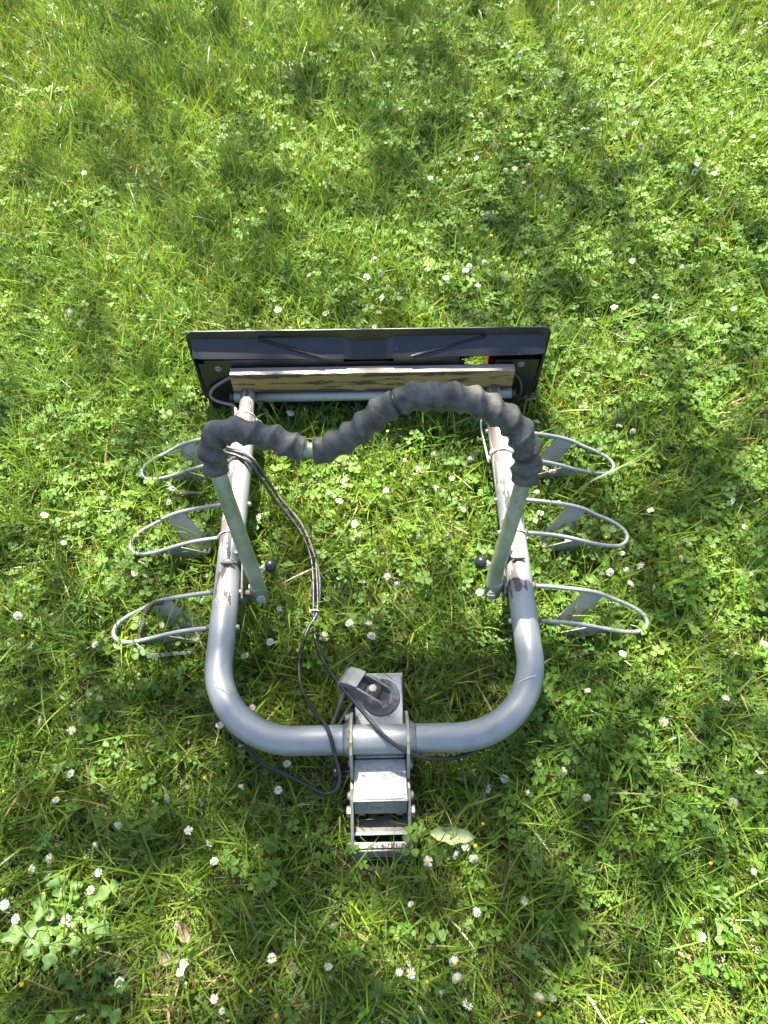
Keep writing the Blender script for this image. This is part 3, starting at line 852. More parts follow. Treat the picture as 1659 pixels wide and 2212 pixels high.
# clamp plates on either side, the frame tube runs through them
for sx in (-1, 1):
    xa = cx + sx * 0.0535
    pts = [(-0.066, 0.040), (0.060, 0.040), (0.064, 0.085), (0.050, 0.122), (0.030, 0.146), (0.008, 0.1545), (-0.014, 0.1535), (-0.034, 0.142), (-0.050, 0.120), (-0.066, 0.088)]
    cp = MB().prism(pts, 'x', xa - 0.0028, xa + 0.0028).build('clamp_plate', M['rusty_edge'], coup_o, 0.001)
    MB().lathe([(0.0345, 0), (0.0335, 0.003), (0.0295, 0.009), (0.0280, 0.013)], frame((xa + sx * 0.0028, 0, TZ), (sx, 0, 0)), n=28).build('weld_collar', M['couple'], cp)
    # lower side plate of the ball socket
    xs = cx + sx * 0.0540
    low = [(-0.062, 0.030), (-0.060, 0.068), (-0.068, 0.080), (-0.082, 0.083), (-0.100, 0.078), (-0.128, 0.062), (-0.160, 0.045), (-0.180, 0.034), (-0.190, 0.020), (-0.194, 0.004), (-0.150, -0.002), (-0.070, 0.004)]
    sp_ = MB().prism(low, 'x', xs - 0.003, xs + 0.003).build('side_plate', M['couple'], coup_o, 0.0012)
    for (by, bz, br_) in ((-0.036, 0.072, 0.010), (-0.090, 0.062, 0.0085), (-0.116, 0.050, 0.0105)):
        mb = MB()
        if by < -0.1:
            hexbolt(mb, (xs + sx * 0.003, by, bz), (sx, 0, 0), br_, 0.008)
        else:
            mb.lathe([(br_, 0), (br_, 0.002), (br_ * 0.8, 0.005), (br_ * 0.3, 0.007)], frame((xs + sx * 0.003, by, bz), (sx, 0, 0)), n=18)
        mb.build('bolt', M['bolt'], sp_)
# socket floor with its notches, the slotted front and the skirt
f0, f1 = cx - 0.053, cx + 0.053
mb = MB()
prof = [(-0.040, -0.100), (-0.018, -0.100)]
ya, za, yb, zb = -0.112, 0.020, -0.150, 0.034
def slope(x_a, x_b, ta, tb):
    pa = lambda t: (ya + (yb - ya) * t, za + (zb - za) * t)
    (y1_, z1_), (y2_, z2_) = pa(ta), pa(tb)
    mb.add([(x_a, y1_, z1_), (x_b, y1_, z1_), (x_b, y2_, z2_), (x_a, y2_, z2_), (x_a, y1_, z1_ - 0.003), (x_b, y1_, z1_ - 0.003), (x_b, y2_, z2_ - 0.003), (x_a, y2_, z2_ - 0.003)],
           [(3, 2, 1, 0), (4, 5, 6, 7), (0, 1, 5, 4), (1, 2, 6, 5), (2, 3, 7, 6), (3, 0, 4, 7)])
slope(f0, f1, 0.42, 1.0)
slope(f0, cx - 0.040, -0.1, 0.42); slope(cx - 0.024, cx - 0.006, 0.0, 0.42); slope(cx + 0.006, cx + 0.024, 0.0, 0.42); slope(cx + 0.042, f1, -0.1, 0.42)
slope(cx - 0.006, cx + 0.006, 0.22, 0.42)
M['socket'] = metal_worn('dark_rusty_socket', (0.055, 0.048, 0.042), (0.15, 0.145, 0.13), 0.3, 0.6, (0.13, 0.07, 0.04), 0.52, 50)
mb.build('socket_floor', M['socket'], coup_o, 0.0008)
mb = MB()
mb.prism([(f0, -0.1495), (f1, -0.1495), (f1, -0.1555), (f0, -0.1555)], 'z', 0.031, 0.034)
mb.prism([(f0, -0.1555), (f0 + 0.004, -0.1555), (f0 + 0.002, -0.160), (f0 + 0.005, -0.1675), (f0, -0.1675)], 'z', 0.031, 0.034)
mb.prism([(f1, -0.1675), (f1 - 0.005, -0.1675), (f1 - 0.002, -0.160), (f1 - 0.004, -0.1555), (f1, -0.1555)], 'z', 0.031, 0.034)
mb.build('slot_frame', M['couple'], coup_o)
MB().box((f0 - 0.003, -0.1785, 0.0305), (f1 + 0.003, -0.1678, 0.0345)).build('worn_rim', metal_worn('worn_white_rim', (0.42, 0.41, 0.38), (0.54, 0.53, 0.50), 0.2, 0.5, (0.10, 0.06, 0.045), 0.50, 60), coup_o, 0.0010)
sk = [(f0 - 0.003, 0.0300), (f1 + 0.003, 0.0300), (f1 + 0.001, 0.004), (f1 - 0.010, -0.003), (f1 - 0.024, -0.002), (cx + 0.018, 0.012), (cx - 0.018, 0.012), (cx - 0.030, -0.002), (f0 + 0.010, -0.003), (f0, 0.004)]
MB().prism(sk[::-1], 'y', -0.0045, 0.0, Matrix.Translation((0, -0.1785, 0.031)) @ Matrix.Rotation(R(-32), 4, 'X') @ Matrix.Translation((0, 0, -0.031))).build('front_skirt', M['couple'], coup_o, 0.0012)
# swivel disc, locking lever and its wires on the rear of the channel
MB().lathe([(0.0385, 0), (0.0385, 0.0015), (0.036, 0.003), (0.027, 0.0032), (0.0255, 0.0055), (0.018, 0.006), (0.0165, 0.003), (0.009, 0.003)], frame((cx + 0.004, 0.090, 0.0915), (0, 0, 1)), n=40).build('swivel_disc', metal_worn('stained_disc', (0.15, 0.13, 0.105), (0.30, 0.30, 0.28), 0.4, 0.5, (0.10, 0.06, 0.04), 0.52, 60), coup_o)
MB().lathe([(0.0075, 0), (0.0075, 0.004)], frame((cx + 0.009, 0.090, 0.0925), (0, 0, 1)), n=16).build('hole_shade_plug', M['knob'], coup_o)  # no hole cut: a solid black plug paints its shaded inside
LV = Matrix.Translation((cx - 0.022, 0.104, 0.113)) @ Matrix.Rotation(R(-28), 4, 'Z') @ Matrix.Rotation(R(-20), 4, 'X')
lever = MB()
lever.prism([(-0.040, -0.014), (-0.026, -0.021), (0.010, -0.021), (0.034, -0.019), (0.043, -0.012), (0.043, -0.002), (0.034, 0.004), (-0.022, 0.011), (-0.036, 0.004)], 'y', -0.0225, -0.0180, LV)
lever.prism([(-0.040, -0.014), (-0.026, -0.021), (0.010, -0.021), (0.034, -0.019), (0.043, -0.012), (0.043, -0.002), (0.034, 0.004), (-0.022, 0.011), (-0.036, 0.004)], 'y', 0.0180, 0.0225, LV)
lever.prism([(-0.056, -0.022), (-0.057, -0.004), (-0.050, 0.006), (-0.036, 0.012), (-0.016, 0.014), (-0.016, 0.0095), (-0.033, 0.0045), (-0.038, 0.000), (-0.039, -0.022)], 'y', -0.0225, 0.0225, LV)
lev = lever.build('lever', M['cast'], coup_o, 0.001)
MB().sweep([LV @ Vector((0.016, -0.0185, -0.006)), LV @ Vector((0.016, 0.0185, -0.006))], 0.0105, n=20).build('lever_barrel', M['rust'], coup_o)
mb = MB(); hexbolt(mb, LV @ Vector((0.013, -0.001, 0.003)), LV.to_3x3() @ Vector((-0.25, -0.35, 1)), 0.0092, 0.008)
mb.build('hex_bolt', M['bolt'], coup_o)
mb = MB(); mb.lathe([(0.011, 0), (0.011, 0.0015), (0.0095, 0.0022)], LV @ frame((0.020, -0.0225, -0.006), (0, -1, 0)), n=20)
mb.lathe([(0.0055, 0.0022), (0.0055, 0.004), (0.0035, 0.0048)], LV @ frame((0.020, -0.0225, -0.006), (0, -1, 0)), n=16)
mb.build('lever_rivet', M['bolt'], coup_o)
mb = MB(); mb.sweep([LV @ Vector((-0.02, 0.017, 0.006)), LV @ Vector((-0.005, 0.024, 0.004)), LV @ Vector((0.01, 0.024, 0.0))], 0.004, n=10)
mb.build('lever_lug', M['cast'], coup_o)
MB().sweep(catmull([(-0.056, 0.102, 0.112), (-0.064, 0.088, 0.092), (-0.078, 0.060, 0.066), (-0.090, 0.034, 0.048), (-0.094, 0.01, 0.05)], 6), 0.0038, n=10).build('release_rod', M['cast'], coup_o)
MB().sweep(catmull([(-0.034, 0.096, 0.086), (-0.050, 0.078, 0.070), (-0.074, 0.044, 0.050), (-0.080, 0.020, 0.046)], 6), 0.0026, n=10).build('release_wire', M['zinc'], coup_o)
MB().lathe([(0.007, 0), (0.010, 0.003), (0.007, 0.012)], frame((cx - 0.056, 0.052, 0.082), (-1, 0, 0)), n=14).build('spacer', M['rusty_edge'], coup_o)
# black clamping knob on the left
kb = MB()
kb.lathe([(0.0135, 0), (0.0125, 0.004), (0.0125, 0.018)], frame((cx - 0.0565, -0.050, 0.072), (-1, 0, 0)), n=20)
fr = frame((cx - 0.0745, -0.050, 0.072), (-1, 0, 0), (0, 0, 1))
pr_ = []
for k in range(60):
    a = 2 * math.pi * k / 60
    rr_ = 0.026 + 0.005 * math.cos(4 * a + 0.6)
    pr_.append((rr_ * math.cos(a), rr_ * math.sin(a)))
kb.prism(pr_, 'z', 0, 0.014, fr)
kb.build('clamping_knob', M['knob'], coup_o, 0.002)

# ------------------------------------------------------------------ plants: shared meshes kept out of the scene list
class PB:
    """plant builder: faces with per-vertex 'along' and 'btint'"""
    def __init__(s):
        s.v, s.f, s.a, s.b = [], [], [], []
    def add(s, v, f, al, bt):
        o = len(s.v)
        s.v += v; s.f += [tuple(i + o for i in q) for q in f]; s.a += al; s.b += [bt] * len(v)
    def mesh(s, name, mat):
        me = bpy.data.meshes.new(name)
        me.from_pydata(s.v, [], s.f)
        for nm, dat in (('along', s.a), ('btint', s.b)):
            at = me.attributes.new(nm, 'FLOAT', 'POINT'); at.data.foreach_set('value', dat)
        me.polygons.foreach_set('use_smooth', [True] * len(s.f))
        me.materials.append(mat); me.update()
        return me

def blade(pb, base, az, length, width, lean, curl, bt, seg=4, twist=0.0):
    """lean: start angle from vertical; curl: extra bend along the length"""
    v, al = [], []
    p = Vector(base); ang = lean
    sd = Vector((-math.sin(az), math.cos(az), 0))
    for i in range(seg + 1):
        t = i / seg
        w = width * 0.5 * (1 - t ** 2.2) * (0.7 + 0.3 * min(1, t * 4))
        d = Vector((math.cos(az) * math.sin(ang), math.sin(az) * math.sin(ang), math.cos(ang)))
        nrm = sd.cross(d)
        s_ = (sd * math.cos(twist * t) + nrm * math.sin(twist * t))
        if i == seg:
            v.append(tuple(p)); al.append(1.0)
        else:
            v += [tuple(p - s_ * w), tuple(p + s_ * w)]; al += [t, t]
        p = p + d * (length / seg)
        if p.z < 0.004: p.z = 0.004
        ang += curl / seg
    f = [(2 * i, 2 * i + 1, 2 * i + 3, 2 * i + 2) for i in range(seg - 1)] + [(2 * seg - 2, 2 * seg - 1, 2 * seg)]
    pb.add(v, f, al, bt)

def tuft(r, n, spread, l0, l1, w0, w1, leanmax, curlmax, mat, name, seg=4):
    pb = PB()
    for k in range(n):
        a = r.uniform(0, 2 * math.pi); d = spread * math.sqrt(r.random())
        blade(pb, (math.cos(a) * d, math.sin(a) * d, -0.004), r.uniform(0, 2 * math.pi), r.uniform(l0, l1), r.uniform(w0, w1), r.uniform(0.05, leanmax), r.uniform(0.1, curlmax), r.random(), seg, r.uniform(-1.2, 1.2))
    return pb.mesh(name, mat)

def src(name, me):
    return bpy.data.objects.new(name, me)     # never linked to the scene: only instanced

rr = random.Random(21)
SRC = {}
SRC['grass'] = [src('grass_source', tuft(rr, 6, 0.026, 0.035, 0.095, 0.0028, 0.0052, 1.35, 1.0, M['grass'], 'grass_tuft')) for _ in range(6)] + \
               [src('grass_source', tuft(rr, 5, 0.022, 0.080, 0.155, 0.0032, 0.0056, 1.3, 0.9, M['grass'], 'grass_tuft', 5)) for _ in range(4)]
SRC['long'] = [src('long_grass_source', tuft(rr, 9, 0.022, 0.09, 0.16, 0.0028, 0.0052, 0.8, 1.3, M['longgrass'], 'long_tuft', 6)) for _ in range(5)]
SRC['thatch'] = [src('dead_grass_source', tuft(rr, 12, 0.035, 0.025, 0.06, 0.0007, 0.0015, 1.5, 0.9, M['thatch'], 'thatch_tuft', 4)) for _ in range(4)]

def leaflet(pb, c, u, w, nrm, size, bt, fold=0.25):
    """heart-shaped leaflet, base at c, pointing along u"""
    out = [(0, 0), (0.22, 0.30), (0.62, 0.50), (0.95, 0.36), (0.93, 0.0), (0.95, -0.36), (0.62, -0.50), (0.22, -0.30)]
    v = [tuple(c + u * (0.5 * size) )]
    al = [0.5]
    for a, b_ in out:
        v.append(tuple(c + u * (a * size) + w * (b_ * size) + nrm * (abs(b_) * size * fold))); al.append(a)
    f = [(0, 1 + i, 1 + (i + 1) % 8) for i in range(8)]
    pb.add(v, f, al, bt)

def trifoliate(pb, c, r, size, stem_from=None):
    tilt = r.gauss(0, 0.35); taz = r.uniform(0, 6.28)
    nrm = Vector((math.sin(tilt) * math.cos(taz), math.sin(tilt) * math.sin(taz), math.cos(tilt)))
    a0 = r.uniform(0, 6.28); bt = r.random()
    x = Vector((1, 0, 0)); x = (x - nrm * x.dot(nrm)).normalized(); y = nrm.cross(x)
    for k in range(3):
        a = a0 + k * 2.094 + r.uniform(-0.12, 0.12)
        u = (x * math.cos(a) + y * math.sin(a)) + nrm * r.uniform(-0.15, 0.3); u.normalize()
        w = nrm.cross(u).normalized()
        leaflet(pb, Vector(c) + u * size * 0.04, u, w, nrm, size * r.uniform(0.9, 1.1), bt, r.uniform(0.05, 0.45))
    if stem_from is not None:
        p0 = Vector(stem_from); p1 = Vector(c); md = (p0 + p1) / 2 + Vector((r.uniform(-.006, .006), r.uniform(-.006, .006), 0.004))
        wv = Vector((0.0006, 0.0004, 0))
        pb.add([tuple(p0 - wv), tuple(p0 + wv), tuple(md - wv), tuple(md + wv), tuple(p1 - wv), tuple(p1 + wv)], [(0, 1, 3, 2), (2, 3, 5, 4)], [0.5] * 6, 0.9)

def clover(r, n, rad, z0, z1, s0, s1):
    pb = PB()
    for k in range(n):
        a = r.uniform(0, 6.28); d = rad * math.sqrt(r.random())
        c = (math.cos(a) * d, math.sin(a) * d, r.uniform(z0, z1))
        trifoliate(pb, c, r, r.uniform(s0, s1), (c[0] * 0.5, c[1] * 0.5, 0.0))
    return pb.mesh('clover_clump', M['clover'])
SRC['clover'] = [src('clover_source', clover(rr, 7, 0.048, 0.012, 0.056, 0.009, 0.0165)) for _ in range(7)]

def broad(r, n, l0, l1, mat, name):
    pb = PB()
    for k in range(n):
        az = k * 6.283 / n + r.uniform(-0.5, 0.5); L = r.uniform(l0, l1); W = L * r.uniform(0.28, 0.42)
        ang = r.uniform(0.7, 1.25); p = Vector((0, 0, 0.002)); sd = Vector((-math.sin(az), math.cos(az), 0)); bt = r.random()
        v, al = [], []
        prof = [0.12, 0.2, 0.65, 1.0, 0.95, 0.6, 0.05]
        for i, w in enumerate(prof):
            d = Vector((math.cos(az) * math.sin(ang), math.sin(az) * math.sin(ang), math.cos(ang)))
            up = sd.cross(d) * -1
            v += [tuple(p - sd * W * 0.5 * w + up * W * 0.10 * w), tuple(p), tuple(p + sd * W * 0.5 * w + up * W * 0.10 * w)]; al += [i / 6] * 3
            p = p + d * (L / 6); ang += 0.13
        f = []
        for i in range(6):
            f += [(3 * i, 3 * i + 1, 3 * i + 4, 3 * i + 3), (3 * i + 1, 3 * i + 2, 3 * i + 5, 3 * i + 4)]
        pb.add(v, f, al, bt)
    return pb.mesh(name, mat)
SRC['weed'] = [src('weed_source', broad(rr, 6, 0.022, 0.045, M['weed'], 'small_rosette')) for _ in range(4)]

def seedhead(r):
    pb = PB()
    for s_ in range(3):
        az = r.uniform(0, 6.28); H_ = r.uniform(0.05, 0.10); lean = r.uniform(0.2, 0.9)
        top = Vector((math.cos(az) * math.sin(lean), math.sin(az) * math.sin(lean), math.cos(lean))) * H_
        base = Vector((r.uniform(-.01, .01), r.uniform(-.01, .01), 0)); wv = Vector((0.0005, 0.0003, 0))
        pb.add([tuple(base - wv), tuple(base + wv), tuple(base + top + wv * 0.6), tuple(base + top - wv * 0.6)], [(0, 1, 2, 3)], [0.5] * 4, 0.2)
        for k in range(16):
            t = 0.6 + 0.4 * k / 16; sp2 = 0.011 * (1.15 - t) / 0.55
            o = base + top * t + Vector((r.uniform(-1, 1), r.uniform(-1, 1), r.uniform(-0.3, 0.6))) * sp2
            q = 0.0011
            pb.add([tuple(o + Vector((0, 0, q * 1.6))), tuple(o + Vector((q, 0, 0))), tuple(o + Vector((0, q, -q))), tuple(o + Vector((-q, -q * .5, 0)))], [(0, 1, 2), (0, 2, 3)], [0.5] * 4, 0.3 + 0.7 * r.random())
    return pb.mesh('seed_heads', M['seed'])
SRC['seed'] = [src('seed_head_source', seedhead(rr)) for _ in range(4)]

def scatter(name, sources, pts, rot, scl, var, tint, cat_label):
    me = bpy.data.meshes.new(name)
    me.vertices.add(len(pts)); me.vertices.foreach_set('co', np.asarray(pts, dtype=np.float32).ravel())
    for nm, ty, dat, key in (('rot', 'FLOAT_VECTOR', rot, 'vector'), ('scl', 'FLOAT_VECTOR', scl, 'vector')):
        at = me.attributes.new(nm, ty, 'POINT'); at.data.foreach_set(key, np.asarray(dat, dtype=np.float32).ravel())
    at = me.attributes.new('var', 'INT', 'POINT'); at.data.foreach_set('value', np.asarray(var, dtype=np.int32))
    at = me.attributes.new('tint', 'FLOAT', 'POINT'); at.data.foreach_set('value', np.asarray(tint, dtype=np.float32))
    ob = bpy.data.objects.new(name, me); COL.objects.link(ob)
    ng = bpy.data.node_groups.new(name, 'GeometryNodeTree')
    ng.interface.new_socket('Geometry', in_out='INPUT', socket_type='NodeSocketGeometry')
    ng.interface.new_socket('Geometry', in_out='OUTPUT', socket_type='NodeSocketGeometry')
    gi = ng.nodes.new('NodeGroupInput'); go = ng.nodes.new('NodeGroupOutput')
    jn = ng.nodes.new('GeometryNodeJoinGeometry')
    def attr(nm, ty):
        a = ng.nodes.new('GeometryNodeInputNamedAttribute'); a.data_type = ty; a.inputs['Name'].default_value = nm; return a.outputs['Attribute']
    ar = attr('rot', 'FLOAT_VECTOR'); as_ = attr('scl', 'FLOAT_VECTOR'); av = attr('var', 'INT')
    e2r = ng.nodes.new('FunctionNodeEulerToRotation'); ng.links.new(ar, e2r.inputs[0])
    for k, so_ in enumerate(sources):
        oi = ng.nodes.new('GeometryNodeObjectInfo'); oi.inputs['Object'].default_value = so_; oi.inputs['As Instance'].default_value = True
        cmp_ = ng.nodes.new('FunctionNodeCompare'); cmp_.data_type = 'INT'; cmp_.operation = 'EQUAL'
        ia = [s for s in cmp_.inputs if s.enabled and s.type == 'INT']
        ng.links.new(av, ia[0]); ia[1].default_value = k
        ip = ng.nodes.new('GeometryNodeInstanceOnPoints')
        ng.links.new(gi.outputs[0], ip.inputs['Points']); ng.links.new(cmp_.outputs['Result'], ip.inputs['Selection'])
        ng.links.new(oi.outputs['Geometry'], ip.inputs['Instance']); ng.links.new(e2r.outputs[0], ip.inputs['Rotation']); ng.links.new(as_, ip.inputs['Scale'])
        ng.links.new(ip.outputs[0], jn.inputs[0])
    ng.links.new(jn.outputs[0], go.inputs[0])
    md = ob.modifiers.new('scatter', 'NODES'); md.node_group = ng
    ob['kind'] = 'stuff'
    tag(ob, cat_label[1], cat_label[0], None, 'stuff')
    return ob

# lawn area: dense where the photograph looks, thinner further out
def inview(x, y):
    return (np.abs(x) < 0.80 + 0.36 * np.maximum(y, -0.3)) & (y > -0.28) & (y < 3.95)
def candidates(dens_in, dens_out, seed):
    g = np.random.default_rng(seed)
    ax0, ax1, ay0, ay1 = -3.8, 3.8, -1.5, 6.0
    n = int(dens_in * (ax1 - ax0) * (ay1 - ay0))
    x = g.uniform(ax0, ax1, n); y = g.uniform(ay0, ay1, n)
    iv = inview(x, y)
    keep = iv | (g.random(n) < dens_out / dens_in)
    return x[keep], y[keep], g
def tolocal(x, y):
    dx, dy = x + 0.0185, y - 0.364
    c_, s_ = math.cos(YAW), math.sin(YAW)
    return dx * c_ + dy * s_, -dx * s_ + dy * c_
def clearance(x, y):
    """room above the ground under the carrier, in metres"""
    lx, ly = tolocal(x, y)
    h = np.full_like(lx, 9.0)
    h = np.where((np.abs(lx - 0.01) < 0.052) & (ly > -0.03) & (ly < 0.14), 0.024, h)
    h = np.where((np.abs(lx - 0.01) < 0.060) & (ly > -0.19) & (ly <= -0.03), 0.022, h)
    h = np.where((np.abs(lx - 0.01) < 0.056) & (ly > -0.235) & (ly <= -0.19), 0.02, h)
    h = np.where((lx > -0.455) & (lx < 0.455) & (ly > 0.90) & (ly < 0.965), 0.02, h)
    side = ((np.abs(lx - XL) < 0.036) | (np.abs(lx - XR) < 0.036)) & (ly > 0.12) & (ly < 0.9)
    cross = (np.abs(ly) < 0.036) & (lx > -0.17) & (lx < 0.17)
    dl = np.hypot(lx - (XL + 0.16), ly - 0.16); dr = np.hypot(lx - (XR - 0.16), ly - 0.16)
    bend = ((np.abs(dl - 0.16) < 0.036) & (lx < XL + 0.16) & (ly < 0.16)) | ((np.abs(dr - 0.16) < 0.036) & (lx > XR - 0.16) & (ly < 0.16))
    h = np.where(side | cross | bend, np.minimum(h, 0.078), h)
    h = np.where((lx > -0.36) & (lx < 0.38) & (ly > 0.855) & (ly < 0.905), np.minimum(h, 0.075), h)
    return h

def make(kind, name, dens_in, dens_out, seed, weight, hmax, smin, smax, tilt, catlab, tiltbias=0.0):
    x, y, g = candidates(dens_in, dens_out, seed)
    w = weight(x, y)
    keep = g.random(len(x)) < w
    x, y = x[keep], y[keep]
    n = len(x)
    s = g.uniform(smin, smax, n)
    s = s * np.clip(1 + 0.15 * (y - 1.2), 1.0, 1.4)
    cl_ = clearance(x, y)
    s = s * np.clip(cl_ / (hmax * s), 0.25, 1.0)
    kk = ~(cl_ < 0.03)
    x, y, s = x[kk], y[kk], s[kk]; n = len(x)
    z = gz(x, y)
    # blades lean together in patches
    la = vnoise(x, y, 2.6, seed + 50) * 12.0
    lm = tiltbias * vnoise(x, y, 3.5, seed + 60)
    rot = np.stack([g.normal(0, tilt, n) + lm * np.cos(la), g.normal(0, tilt, n) + lm * np.sin(la), g.uniform(0, 6.283, n)], 1)
    scl = np.stack([s, s, s * g.uniform(0.75, 1.15, n)], 1)
    var = g.integers(0, len(SRC[kind]), n)
    tint = np.clip(0.5 + (vnoise(x, y, 2.2, seed + 9) - 0.5) * 0.7 + g.normal(0, 0.22, n), 0, 1)
    o = scatter(name, SRC[kind], np.stack([x, y, z], 1), rot, scl, var, tint, catlab)
    print(name, n)
    return o

def blob(x, y, cx_, cy_, rx, ry):
    return np.exp(-(((x - cx_) / rx) ** 2 + ((y - cy_) / ry) ** 2))
def w_clover(x, y):
    w = 0.10 + 0.25 * (vnoise(x, y, 1.9, 31) > 0.62)
    w = w + 0.95 * blob(x, y, 1.0, 1.0, 0.55, 0.75) + 0.95 * blob(x, y, 0.55, 2.2, 0.75, 0.65) + 0.8 * blob(x, y, 1.3, 2.7, 0.8, 0.6) + 0.5 * blob(x, y, 0.0, 1.05, 0.35, 0.25) + 0.5 * blob(x, y, 0.25, 3.0, 0.5, 0.5)
    w = w + 0.35 * blob(x, y, -0.55, 1.0, 0.25, 0.3)
    return np.clip(w * (0.55 + 0.8 * vnoise(x, y, 6, 32)), 0.02, 1)
def w_grass(x, y):
    return np.clip(1.0 - 0.25 * w_clover(x, y) + 0.1, 0.25, 1) * np.clip(0.55 + 0.9 * vnoise(x, y, 4.5, 33), 0.35, 1)
def w_long(x, y):
    w = 0.22 + 1.0 * blob(x, y, -0.75, 3.3, 0.5, 0.5) + 0.9 * blob(x, y, -0.25, 2.0, 0.3, 0.35) + 0.6 * blob(x, y, -0.65, 2.0, 0.5, 0.5) + 0.35 * blob(x, y, 0.22, 0.8, 0.15, 0.12) + 0.4 * blob(x, y, 0.5, 0.2, 0.25, 0.25) + 0.5 * blob(x, y, -0.9, 1.4, 0.5, 0.4)
    return np.clip(w * (0.3 + 1.2 * vnoise(x, y, 8, 34)), 0, 1)
def w_thatch(x, y):
    w = 0.35 + 0.5 * blob(x, y, -1.0, 2.3, 0.5, 0.4) + 0.7 * blob(x, y, 0.12, 0.62, 0.15, 0.1) + 0.5 * blob(x, y, 0.3, 0.0, 0.35, 0.2) + 0.5 * blob(x, y, -0.3, 0.0, 0.3, 0.2)
    return np.clip(w * (0.4 + 1.0 * vnoise(x, y, 7, 35)), 0, 1)

make('thatch', 'dead_grass', 3400, 600, 101, w_thatch, 0.05, 0.6, 1.1, 0.35, ('dead grass', 'dry straw coloured thatch lying between the living grass blades of the lawn'))
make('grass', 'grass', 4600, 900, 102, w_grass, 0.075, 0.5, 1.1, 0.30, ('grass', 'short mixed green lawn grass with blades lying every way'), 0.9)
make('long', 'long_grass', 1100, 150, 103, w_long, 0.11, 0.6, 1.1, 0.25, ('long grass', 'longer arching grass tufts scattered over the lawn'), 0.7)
make('clover', 'clover', 1100, 350, 104, w_clover, 0.06, 0.7, 1.15, 0.15, ('clover', 'three leaved clover carpet spreading through the lawn'))
make('weed', 'broad_leaf_weeds', 260, 50, 105, lambda x, y: np.clip(0.35 + 0.6 * (x < 0.2) * (y < 1.2), 0, 1), 0.04, 0.7, 1.25, 0.15, ('weeds', 'small rosettes of broad leaves low in the grass'))
make('seed', 'grass_seed_heads', 420, 60, 106, lambda x, y: np.clip(0.3 + 0.7 * vnoise(x, y, 2.5, 36), 0, 1), 0.09, 0.7, 1.1, 0.2, ('seed heads', 'pale fine grass seed heads standing over the lawn'))

